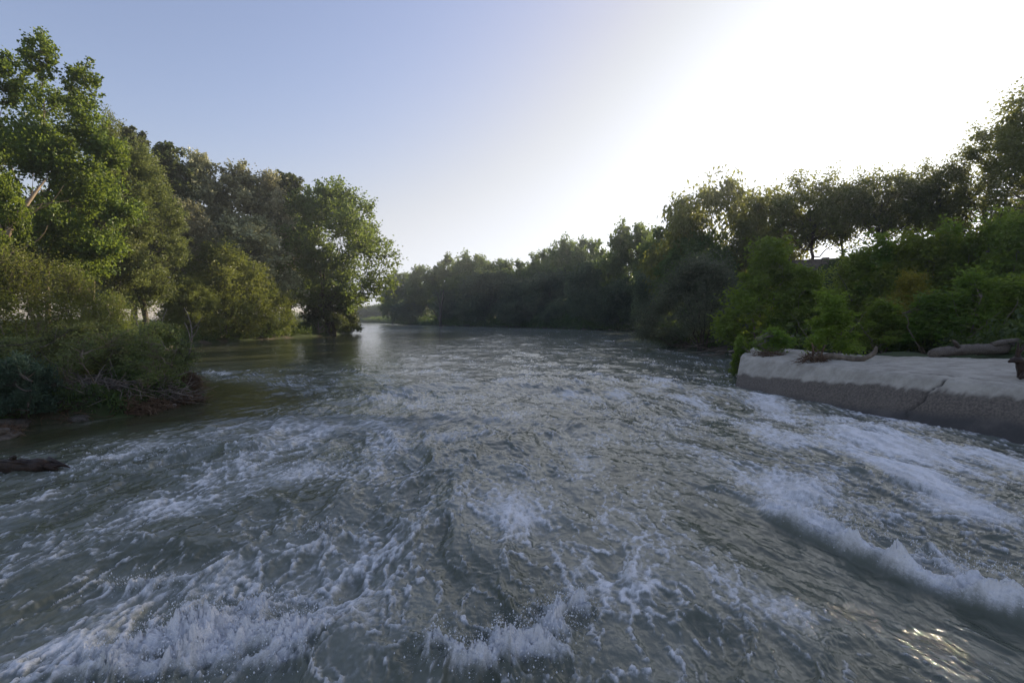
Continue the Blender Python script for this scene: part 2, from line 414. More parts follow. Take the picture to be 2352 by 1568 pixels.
bq = N(nd, 'ShaderNodeBump', i_Distance=.16); lk.new(rs, bq.inputs['Strength']); lk.new(b2.outputs['Fac'], bq.inputs['Height']); lk.new(bp.outputs[0], bq.inputs['Normal'])
bf = N(nd, 'ShaderNodeBump', i_Distance=.02); lk.new(nf.outputs['Fac'], bf.inputs['Height']); lk.new(bq.outputs[0], bf.inputs['Normal']); lk.new(fmask, bf.inputs['Strength'])
lk.new(bf.outputs[0], p.inputs['Normal'])
o = N(nd, 'ShaderNodeOutputMaterial'); lk.new(p.outputs[0], o.inputs[0])
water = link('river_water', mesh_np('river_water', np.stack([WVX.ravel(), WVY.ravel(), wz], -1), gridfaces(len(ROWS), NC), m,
             attrs={'foam': foam, 'tongue': tongue, 'calm': calm, 'air_sheen': air_sheen}))
tag(water, 'fast grey green river water broken by white foam', 'water', kind='structure')

# spray thrown up by the breaking water: thousands of drops
m, nt, nd, lk = newmat('spray')
p = N(nd, 'ShaderNodeBsdfPrincipled', i_Roughness=.25); p.inputs['Base Color'].default_value = (.78, .80, .83, 1)
o = N(nd, 'ShaderNodeOutputMaterial'); lk.new(p.outputs[0], o.inputs[0]); SPRAY = m
def drops(name, pts, rad, label):
    oct_v = np.array([[1, 0, 0], [-1, 0, 0], [0, 1, 0], [0, -1, 0], [0, 0, 1], [0, 0, -1]], float)
    oct_f = np.array([[0, 2, 4], [2, 1, 4], [1, 3, 4], [3, 0, 4], [2, 0, 5], [1, 2, 5], [3, 1, 5], [0, 3, 5]])
    n = len(pts)
    st = np.ones((n, 3)); st[:, 2] += rng.rand(n) * 1.2
    v = pts[:, None, :] + oct_v[None] * (rad[:, None] * st)[:, None, :]
    f = (oct_f[None] + (np.arange(n) * 6)[:, None, None]).reshape(-1, 3)
    return tag(link(name, mesh_np(name, v.reshape(-1, 3), f, SPRAY)), label, 'spray', kind='stuff')
pts = []
for cx, cy, sx, sy, s in SPLASH:
    n = int(2600 * s * (sx + sy))
    q = np.stack([cx + rng.randn(n) * sx * .62, cy + rng.randn(n) * sy * .7, np.abs(rng.randn(n)) * .07 * s], -1); pts.append(q)
for k in range(3000):
    t = rng.rand() * (len(ROLL) - 2.2) + .8; i = int(t); c = ROLL[i] + (ROLL[i + 1] - ROLL[i]) * (t - i)
    pts.append(np.array([[c[0] + rng.randn() * .10 + .05, c[1] + rng.randn() * .10 + .05, .08 + abs(rng.randn()) * .06]]))
pts = np.concatenate(pts)
zz = water_fields(pts[:, 0].astype(np.float32), pts[:, 1].astype(np.float32))[0]
pts[:, 2] += zz
drops('water_spray', pts, .0012 + .0060 * rng.rand(len(pts)) ** 7, 'white spray thrown up by the breaking water in the foreground')

# ------------------------------------------------------------------ concrete apron
SL0 = np.array([10.75, 0.5]); SL1 = np.array([7.30, 15.75])
sdir = SL1 - SL0; slen = np.linalg.norm(sdir); sdir /= slen; sn = np.array([sdir[1], -sdir[0]])
s = np.concatenate([np.arange(0, slen - .4, .05), np.linspace(slen - .4, slen, 14)])
off = np.concatenate([np.linspace(-.55, 0, 8)[:-1], np.linspace(0, .75, 34)[:-1], np.linspace(.75, 1.3, 22)[:-1], np.linspace(1.3, 2.2, 20)[:-1], np.linspace(2.2, 11, 60)])
SS, OO = np.meshgrid(s, off, indexing='ij')
tend = SS / slen
width = np.interp(tend, [0, .45, .62, .78, .9, 1.0], [1, 1, .62, .36, .24, .165])
O2 = np.where(OO > 1.3, 1.3 + (OO - 1.3) * np.clip(width * 1.1 - .02, .05, 1), OO)
back_shift = np.where(tend > .93, (tend - .93) / .07, 0)
bx = SL0[0] + sdir[0] * SS + sn[0] * O2; by = SL0[1] + sdir[1] * SS + sn[1] * O2
# the end face is cut on the slant: farther back behind the edge
by = by + sst(.85, 1.0, tend) * np.clip(O2, 0, 3) * 1.35
topz = .93 + .02 * pn(SS * .5, SS * 0, 51)
prof = np.interp(O2, [-.55, 0, .42, .64, .73, 1.0, 1.5, 4, 11], [-.75, 0, .60, .875, .925, .945, .97, 1.08, 1.2])
zs = prof + .010 * fbm(SS * .8, O2 * 1.2, 52, 3) * sst(.2, .9, O2) + .016 * fbm(SS * 5, O2 * 5, 55, 4, .65) + .03 * sst(1.5, 3, O2) * fbm(bx * .5, by * .5, 58, 2)
# mound of the crown at the right of the frame
zs = zs + .12 * np.exp(-((bx - 12.2) / 2.2) ** 2 - ((by - 10.8) / 1.6) ** 2)
# worn ledge and a crack
crack_s = 5.6 + .35 * (O2 - .3) + .10 * pn(O2 * 4, O2 * 0, 61) + .05 * pn(O2 * 11, O2 * 0, 62)
crack_d = np.abs(SS - (slen - crack_s - .0))
crk = np.exp(-(crack_d / .028) ** 2) * sst(-.1, .05, O2) * (1 - sst(.75, .85, O2))
c2 = 1.02 + .12 * pn(SS * .9, SS * 0, 63) + .05 * pn(SS * 3.1, SS * 0, 64)
crk2 = np.exp(-((O2 - c2) / .022) ** 2) * sst(slen - 8.2, slen - 7.6, SS) * (1 - sst(slen - 4.4, slen - 3.9, SS))
crk3 = np.zeros_like(zs)
for sj, ph in ((slen - 3.1, 1.), (slen - 7.3, 5.), (slen - 9.8, 9.)):      # joints and cracks running back across the top
    crk3 = np.maximum(crk3, np.exp(-((SS - sj - .10 * pn(O2 * 1.3 + ph, O2 * 0, 81) - .03 * pn(O2 * 6 + ph, O2 * 0, 82)) / .02) ** 2) * sst(.7, .95, O2))
crk3 = np.maximum(crk3, np.exp(-((O2 - 2.3 - .25 * pn(SS * .7, SS * 0, 83) - .05 * pn(SS * 4, SS * 0, 84)) / .02) ** 2) * sst(slen - 9, slen - 8, SS) * (1 - sst(slen - 5, slen - 4, SS)))
zs = zs - .05 * crk - .05 * crk2 - .03 * crk3
edge_end = tend > .9999
zs = np.where(edge_end, np.minimum(zs, -.6), zs)
lim = np.interp(by, [6, 8.5, 12, 15.8], [.80, .74, .60, .36])
stain = sst(-.05, .03, (lim + .05 * fbm(SS * 1.2, O2 * 4, 66, 3) + .035 * pn(SS * 19, O2 * 6, 69) + .045 * pn(SS * 7, O2 * 1.5, 67)) - zs) * (1 - sst(.78, .95, O2))
wet = .95 * sst(-.12, .12, .02 + .04 * pn(SS * 3, O2, 68) - zs + .35 * (1 - sst(8, 13, by)))
m, nt, nd, lk = newmat('concrete')
tc = N(nd, 'ShaderNodeTexCoord')
no = N(nd, 'ShaderNodeTexNoise', i_Scale=2.2, i_Detail=10.0, i_Roughness=.7); lk.new(tc.outputs['Object'], no.inputs['Vector'])
n2 = N(nd, 'ShaderNodeTexNoise', i_Scale=22., i_Detail=6.0, i_Roughness=.7); lk.new(tc.outputs['Object'], n2.inputs['Vector'])
c = mixc(nd, lk, maprange(nd, lk, no.outputs['Fac'], .32, .68), (.32, .295, .240), (.49, .455, .380))
c = mixc(nd, lk, maprange(nd, lk, n2.outputs['Fac'], .55, .75, 0, .5), c, (.24, .22, .20))
sa = N(nd, 'ShaderNodeAttribute', attribute_name='stain'); wa = N(nd, 'ShaderNodeAttribute', attribute_name='wet'); ka = N(nd, 'ShaderNodeAttribute', attribute_name='crack')
alg = mixc(nd, lk, maprange(nd, lk, n2.outputs['Fac'], .35, .65), (.095, .082, .068), (.19, .163, .132))
c = mixc(nd, lk, sa.outputs['Fac'], c, alg)
c = mixc(nd, lk, wa.outputs['Fac'], c, (.050, .047, .042))
c = mixc(nd, lk, ka.outputs['Fac'], c, (.03, .026, .022))
n3_ = N(nd, 'ShaderNodeTexNoise', i_Scale=.9, i_Detail=7.0, i_Roughness=.7); lk.new(tc.outputs['Object'], n3_.inputs['Vector'])
c = mixc(nd, lk, maprange(nd, lk, n3_.outputs['Fac'], .50, .68, 0, .30), c, (.19, .165, .135))
p = N(nd, 'ShaderNodeBsdfPrincipled'); p.inputs['Specular IOR Level'].default_value = .3; lk.new(c, p.inputs['Base Color'])
lk.new(maprange(nd, lk, wa.outputs['Fac'], 0, 1, .9, .45), p.inputs['Roughness'])
bp = N(nd, 'ShaderNodeBump', i_Strength=.6, i_Distance=.03); lk.new(no.outputs['Fac'], bp.inputs['Height'])
bq = N(nd, 'ShaderNodeBump', i_Strength=.35, i_Distance=.01); lk.new(n2.outputs['Fac'], bq.inputs['Height']); lk.new(bp.outputs[0], bq.inputs['Normal'])
lk.new(bq.outputs[0], p.inputs['Normal'])
o = N(nd, 'ShaderNodeOutputMaterial'); lk.new(p.outputs[0], o.inputs[0])
CONC = m
V = np.stack([bx, by, zs], -1).reshape(-1, 3)
slab = link('concrete_apron', mesh_np('concrete_apron', V, gridfaces(len(s), len(off))[:, ::-1], CONC,
            attrs={'stain': stain.ravel(), 'wet': wet.ravel(), 'crack': np.maximum(np.maximum(crk, crk2 * .8), crk3 * .7).ravel()}))
tag(slab, 'cracked pale concrete apron with a dark wet sloping face beside the rapids', 'concrete wall')
from mathutils.bvhtree import BVHTree
_bv = BVHTree.FromPolygons([tuple(q) for q in V], [tuple(int(i) for i in f) for f in gridfaces(len(s), len(off))])
def surf(x, y):
    g = gz(x, y)
    h = _bv.ray_cast(Vector((x, y, 6)), Vector((0, 0, -1)))
    return max(g, h[0].z) if h[0] else g

# ------------------------------------------------------------------ foliage
def unit(v): return v / (np.linalg.norm(v, axis=-1, keepdims=True) + 1e-9)

def leaves(c, grow, L, W, droop=.0, flat=.35):
    """rhombic leaves at points c pointing roughly along grow"""
    n = len(c)
    a = unit(grow + rng.randn(n, 3) * .75 + np.array([0, 0, -droop]))
    nr = unit(rng.randn(n, 3) + np.array([0, 0, flat * 2]))
    b = unit(np.cross(nr, a))
    s = (.65 + .7 * rng.rand(n))[:, None]
    L = L * s; W = W * s
    fold = np.cross(a, b) * W * .22
    v = np.stack([c - a * L * .5, c - a * L * .08 + b * W * .5 + fold, c + a * L * .5 + np.array([0, 0, -.10]) * L, c - a * L * .08 - b * W * .5 + fold], 1)
    return v

def leaf_mesh(name, v, tint, mat):
    n = len(v)
    f = np.arange(n * 4, dtype=np.int32).reshape(n, 4)
    return mesh_np(name, v.reshape(-1, 3), f, mat, smooth=False, attrs={'tint': np.repeat(tint, 4)})

def blobs_generic(H, base, Rr, n, prof, size=(.26, .42), tall=1.0):
    """irregular crown: lumps spread over a profile"""
    out = []
    for k in range(n):
        t = (k + .5 + rng.uniform(-.35, .35)) / n
        z = base + (H - base) * (.06 + .88 * t)
        pr = np.interp(t, np.linspace(0, 1, len(prof)), prof) * Rr
        a = k * 2.39996 + rng.uniform(-.5, .5)
        r = rng.uniform(*size) * Rr
        rad = max(0., pr - r * .75) * rng.uniform(.65, 1.08)
        out.append((math.cos(a) * rad, math.sin(a) * rad, z, r, r * tall))
    return out

def blobs_dome(H, base, Rr, n, low=-.6, size=(.22, .36), sq=1.0):
    """rounded crown: lumps over the skin of a dome"""
    out = []; c = (H + base) / 2; hh = (H - base) / 2
    for k in range(n):
        zz = low + (1 - low) * (k + .5) / n; q = math.sqrt(max(0, 1 - zz * zz)) ** sq
        a = k * 2.39996 + rng.uniform(-.3, .3); f = rng.uniform(.58, .88); r = rng.uniform(*size) * Rr
        out.append((math.cos(a) * q * f * Rr, math.sin(a) * q * f * Rr, c + zz * hh * f, r, r * .85))
    return out + [(0, 0, c, Rr * .4, hh * .5)]

def build_tree(name, H, blobs, lmat, bmat, tips_per=26, leaves_per=34, L=.16, W=.11, spread=.16, trunk_r=.22, lean=(0, 0),
               droop=0., up=.35, trunks=1, trunk_top=.75, limb_start=.25, seed=1, twig=.55, tsides=7, shell=.5):
    """returns (trunk mesh, crown mesh): lumps -> shoots -> leaves, limbs grown to every lump"""
    global rng
    rng = np.random.RandomState(seed)
    T = Tubes()
    roots = []
    for k in range(trunks):
        a = k * 2.4 + rng.rand(); q = 0 if trunks == 1 else .25 + .3 * rng.rand()
        p0 = np.array([math.cos(a) * q * .5, math.sin(a) * q * .5, -.25])
        tx = np.array([lean[0] + math.cos(a) * q * 3.0 * (trunks > 1), lean[1] + math.sin(a) * q * 3.0 * (trunks > 1), H * trunk_top * rng.uniform(.85, 1.)])
        pts = curve(p0, tx, rng.randn(3) * np.array([.03, .03, 0]) * H, 12, .012)
        rr = trunk_r * (1 - .8 * np.linspace(0, 1, 12)) * (1 if trunks == 1 else .62); rr[0] *= 1.45; rr[1] *= 1.1
        T.add(pts, rr, tsides + 2, .04); roots.append((pts, rr))
    C = []; G = []; TI = []
    for (x, y, z, r, rz) in blobs:
        c = np.array([x, y, z])
        # limb to the lump
        pts, rr = roots[np.argmin([np.linalg.norm(pp[-1][:2] - c[:2]) for pp, _ in roots])]
        hz = min(max(z - .55 * math.hypot(x, y) - .25 * r, H * limb_start * rng.uniform(.5, 1)), H * trunk_top * .95)
        i = int(np.argmin(np.abs(pts[:, 2] - hz)))
        p0 = pts[i]; lr = max(rr[i] * .5, .02)
        tgt = c + np.array([0, 0, .15 * rz])
        lp = curve(p0, tgt, np.array([0, 0, -.08 * np.linalg.norm(tgt - p0) * (1 if droop < .3 else -1.2)]), 7, .03)
        T.add(lp, lr * np.linspace(1, .25, 7), 5)
        nt_ = max(5, int(tips_per * rng.uniform(.8, 1.2)))
        d = unit(rng.randn(nt_, 3)); q = shell + (1 - shell) * rng.rand(nt_, 1)
        q = q * (1 + .22 * rng.randn(nt_, 1) * (rng.rand(nt_, 1) < .3))
        tip = c + d * q * np.array([r, r, rz])
        g = unit(d + np.array([0, 0, up - droop]))
        for k in range(nt_):
            if rng.rand() < twig:
                st = lp[rng.randint(3, 7)]
                T.add(curve(st, tip[k], rng.randn(3) * .06 * r, 4), np.array([.30, .2, .14, .05]) * lr * .55 + .004, 3)
        lens = spread * r * 2.1 * (.7 + .6 * rng.rand(nt_))
        n = leaves_per
        w = rng.rand(nt_, n, 1) * 1.5 - .9
        pos = tip[:, None, :] + g[:, None, :] * w * lens[:, None, None] + rng.randn(nt_, n, 3) * (lens[:, None, None] * .33)
        if droop > 0: pos[..., 2] -= droop * .5 * lens[:, None] * np.abs(w[..., 0] + .5)
        C.append(pos.reshape(-1, 3)); G.append(np.repeat(g[:, None, :], n, 1).reshape(-1, 3))
        ct = np.clip(.5 + .28 * rng.randn() + .2 * rng.randn(nt_, 1) + .22 * rng.randn(nt_, n), 0, 1)
        TI.append(ct.ravel())
    C = np.concatenate(C); G = np.concatenate(G); TI = np.concatenate(TI)
    keep = C[:, 2] > .05
    C, G, TI = C[keep], G[keep], TI[keep]
    v = leaves(C, G, L, W, droop)
    ext = (np.percentile(C[:, 2], 99.6), np.percentile(np.hypot(C[:, 0], C[:, 1]), 88))
    return ext + (T.mesh(name + '_trunk', bmat), leaf_mesh(name + '_crown', v, TI, lmat))

PROTO = {}
def proto(key, H, blobs, *a, **k):
    PROTO[key] = build_tree(key, H, blobs, *a, **k)

def place(key, name, label, cat, px, Y, top, hw=None, rot=0., group=None, base=None, kids=('trunk', 'crown'), zoff=0.):
    """stand a tree at depth Y on the ground; its height and half width follow from the photograph's outline"""
    H0, R0, tm, cm = PROTO[key]
    X = (px - 1176.) / 1110. * Y
    z = (surf(X, Y) if base is None else base) + zoff
    H = (733. - top) / 1110. * Y + CAM_H - z
    sz = H / H0; sxy = sz if hw is None else (hw / 1110. * Y) / R0
    r = link(name, None, loc=(X, Y, z)); r.scale = (sxy, sxy, sz); r.rotation_euler = (0, 0, rot)
    r.empty_display_size = .5
    link(kids[0], tm, r); link(kids[1], cm, r)
    return tag(r, label, cat, group)

# ------------------------------------------------------------------ tree kinds
def gen(seed, *a, **k):
    global rng
    rng = np.random.RandomState(seed); return blobs_generic(*a, **k)
def dome(seed, *a, **k):
    global rng
    rng = np.random.RandomState(seed); return blobs_dome(*a, **k)
# tall poplar: upright plumes that end in separate tips
_fill = [(4.6 * math.sin(k * 2.4) * (.45 + .5 * ((k * 7) % 5) / 5), 2.6 * math.cos(k * 2.4), 5.0 + 8.5 * ((k * 11) % 16) / 16, 1.25, 1.3) for k in range(16)]
proto('poplar', 19, _fill + [(-1.2, .3, 16.2, 1.0, 1.9), (1.1, -.2, 17.2, .75, 1.7), (2.6, .6, 15.6, .9, 1.9), (.2, .8, 14.2, 1.2, 2.0), (-2.6, -.4, 14.6, 1.0, 1.8),
      (-3.9, .5, 15.0, .8, 1.4), (3.6, -.5, 13.0, 1.0, 1.5), (4.5, .3, 11.6, .9, 1.1), (2.0, -1.2, 12.2, 1.5, 1.7), (-.8, -1.3, 12.0, 1.6, 1.8), (-3.6, -1.0, 11.4, 1.4, 1.7),
      (-4.9, .4, 9.6, 1.2, 1.4), (4.0, -1.0, 9.6, 1.4, 1.4), (5.0, .5, 8.2, 1.0, 1.1), (1.2, 1.6, 9.8, 1.7, 1.8), (-1.4, -1.8, 8.8, 1.7, 1.5), (2.8, -1.8, 7.2, 1.5, 1.3),
      (-3.8, -1.4, 7.0, 1.4, 1.2), (4.6, -.8, 5.9, 1.2, 1.0), (.6, 1.9, 6.8, 1.5, 1.2), (-.2, -2.2, 5.6, 1.2, .9)],
      LM['poplar'], BARK, tips_per=36, leaves_per=56, L=.175, W=.14, spread=.22, trunk_r=.24, up=.75, trunks=2, seed=11, twig=.6, limb_start=.22, trunk_top=.8)
proto('young_poplar', 11, gen(12, 11, 2.2, 2.6, 14, [.5, .95, 1, .9, .7, .35], tall=1.3), LM['bright'], BARK, tips_per=26, leaves_per=34, L=.16, W=.13, spread=.19, trunk_r=.12, up=.6, seed=13)
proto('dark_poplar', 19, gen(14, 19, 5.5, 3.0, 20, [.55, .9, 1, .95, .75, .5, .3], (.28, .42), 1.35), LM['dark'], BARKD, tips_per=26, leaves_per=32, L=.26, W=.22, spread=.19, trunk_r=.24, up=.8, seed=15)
proto('feathery_willow', 16, gen(16, 16, 3.0, 2.8, 26, [.5, .85, 1, .95, .8, .55, .3], (.26, .40), 1.7), LM['feather'], BARKD, tips_per=30, leaves_per=44, L=.20, W=.07, spread=.22, trunk_r=.2, up=1.2, seed=17)
proto('silver_poplar', 19, gen(18, 19, 5.0, 4.6, 26, [.6, .95, 1, .95, .8, .55, .3], (.24, .36), 1.0), LM['silver'], BARK, tips_per=26, leaves_per=32, L=.27, W=.22, spread=.18, trunk_r=.27, up=.35, seed=19)
proto('silver_poplar_low', 14, gen(20, 14, 2.5, 4.4, 22, [.7, 1, 1, .85, .6, .35], (.26, .38), 1.0), LM['silver'], BARK, tips_per=26, leaves_per=32, L=.25, W=.2, spread=.18, trunk_r=.22, up=.3, seed=21, trunks=2)
proto('broad_tree', 20, gen(22, 20, 3.2, 8.2, 46, [.42, .72, .96, 1, .92, .78, .55, .30], (.19, .30), 1.0), LM['broad'], BARKD, tips_per=30, leaves_per=30, L=.30, W=.22, spread=.19, trunk_r=.36, up=.55, trunks=3, seed=23, trunk_top=.62, limb_start=.12)
proto('olive_willow', 9.5, gen(24, 9.5, .7, 4.3, 30, [.9, 1, .95, .8, .6, .3], (.24, .36), 1.0), LM['willow'], BARKD, tips_per=28, leaves_per=38, L=.22, W=.09, spread=.21, trunk_r=.13, up=.4, trunks=4, seed=25, limb_start=.1, droop=.15)
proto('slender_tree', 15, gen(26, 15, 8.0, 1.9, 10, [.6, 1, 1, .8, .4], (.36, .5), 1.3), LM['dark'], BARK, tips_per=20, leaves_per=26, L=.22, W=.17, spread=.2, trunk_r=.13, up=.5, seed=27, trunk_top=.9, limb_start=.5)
proto('twiggy_willow', 6.2, gen(28, 6.2, .4, 3.0, 26, [1, 1, .9, .75, .5, .3], (.26, .38), 1.1), LM['willow'], BARK, tips_per=20, leaves_per=24, L=.16, W=.062, spread=.32, trunk_r=.07, up=.6, trunks=5, seed=29, limb_start=.1, twig=1., tsides=5)
proto('riverside_shrub', 2.6, gen(30, 2.6, .15, 1.5, 24, [1, 1, .95, .8, .6, .35], (.24, .38), .9), LM['shrub'], BARKD, tips_per=22, leaves_per=22, L=.085, W=.040, spread=.24, trunk_r=.03, up=.4, trunks=6, seed=31, limb_start=.08, twig=1., tsides=4)
proto('riverside_shrub_open', 2.6, gen(32, 2.6, .3, 1.6, 16, [.8, 1, 1, .9, .7, .5], (.22, .34), .9), LM['shrub'], BARK, tips_per=22, leaves_per=17, L=.085, W=.036, spread=.30, trunk_r=.032, up=.5, trunks=6, seed=33, limb_start=.05, twig=1., tsides=4)
proto('tamarisk', 1.3, gen(34, 1.3, .1, .62, 16, [1, 1, .9, .75, .5], (.3, .42), 1.2), LM['teal'], BARKD, tips_per=40, leaves_per=44, L=.085, W=.018, spread=.34, trunk_r=.012, up=1.3, trunks=5, seed=35, twig=.6, tsides=4)
proto('waterside_bush', 6, gen(36, 6, .2, 3.4, 22, [1, 1, .9, .7, .4], (.26, .38), .9), LM['dark'], BARKD, tips_per=26, leaves_per=26, L=.26, W=.15, spread=.2, trunk_r=.1, up=.1, trunks=4, seed=37, droop=.3, limb_start=.1)
# far bank
for i, (sd_, pr) in enumerate([(40, [.8, 1, 1, .96, .86, .62]), (42, [.9, 1, .98, .9, .8, .55]), (44, [.7, .9, 1, 1, .92, .68])]):
    proto('bank_tree%d' % i, 20, dome(sd_, 20, 1.5, 7.6, 40, -.75, (.20, .34), .8), LM['farbank'], BARKD, tips_per=24, leaves_per=24, L=.52, W=.40, spread=.2, trunk_r=.3, up=.35, seed=sd_ + 1, twig=.3)
for i, (sd_, pr) in enumerate([(46, [1, 1, .92, .8, .6, .35]), (48, [.95, 1, 1, .85, .7, .4])]):
    proto('bank_willow%d' % i, 12, dome(sd_, 12, -2.5, 6.6, 38, -.5, (.22, .34), .7), LM['fargrey'], BARKD, tips_per=26, leaves_per=26, L=.46, W=.24, spread=.22, trunk_r=.2, up=.1, droop=.25, trunks=3, seed=sd_ + 1, limb_start=.1, twig=.2)
# flood bank and right shore
for i, (sd_, pr) in enumerate([(50, [.85, 1, 1, .92, .78, .5]), (52, [.75, .95, 1, .95, .85, .6])]):
    proto('levee_tree%d' % i, 10, dome(sd_, 10, 1.2, 4.3, 30, -.6, (.20, .34), .8), LM['plane'], BARKD, tips_per=21, leaves_per=17, L=.24, W=.19, spread=.36, trunk_r=.2, up=.3, seed=sd_ + 1, trunk_top=.7, limb_start=.18)
proto('tall_dark_tree', 17, gen(54, 17, 1.5, 5.4, 40, [.85, 1, 1, .96, .88, .7, .5], (.20, .31), 1.0), LM['plane'], BARKD, tips_per=24, leaves_per=22, L=.24, W=.19, spread=.30, trunk_r=.3, up=.4, seed=55)
proto('weeping_tree', 11, gen(56, 11, 2.5, 6.6, 30, [.7, .9, 1, 1, .85, .5], (.17, .27), .8), LM['plane'], BARKD, tips_per=22, leaves_per=26, L=.34, W=.16, spread=.30, trunk_r=.24, up=.3, droop=.75, seed=57, limb_start=.2)
proto('grey_willow', 6.6, gen(58, 6.6, .3, 3.9, 34, [1, 1, .95, .85, .6, .3], (.22, .34), .9), LM['greyw'], BARKD, tips_per=28, leaves_per=36, L=.19, W=.065, spread=.26, trunk_r=.1, up=.6, trunks=5, seed=59, limb_start=.05, droop=.1)
proto('box_elder', 7, gen(60, 7, .2, 2.6, 34, [1, .98, .9, .78, .58, .34, .16], (.15, .40), .95), LM['elder'], BARK, tips_per=24, leaves_per=26, L=.19, W=.12, spread=.30, shell=.35, trunk_r=.09, up=.35, droop=.25, trunks=4, seed=61, limb_start=.05)
proto('box_elder_wide', 6.5, gen(62, 6.5, .2, 3.0, 38, [1, 1, .95, .85, .68, .5, .3], (.13, .38), 1.0), LM['elder2'], BARK, tips_per=24, leaves_per=26, L=.18, W=.12, spread=.32, shell=.35, trunk_r=.09, up=.35, droop=.2, trunks=4, seed=63, limb_start=.05)
proto('box_elder_shoots', 4.2, gen(64, 4.2, .2, 1.3, 20, [1, .95, .85, .7, .5, .3, .2], (.18, .44), 1.3), LM['elder'], BARK, tips_per=22, leaves_per=24, L=.14, W=.09, spread=.34, shell=.3, trunk_r=.05, up=.7, droop=.2, trunks=4, seed=65, limb_start=.05)
proto('sapling', 1.1, gen(66, 1.1, .08, .55, 12, [1, 1, .85, .6, .35], (.3, .46), .9), LM['elder'], TWIG, tips_per=18, leaves_per=18, L=.075, W=.05, spread=.28, trunk_r=.014, up=.5, trunks=4, seed=67, twig=.8, tsides=4)

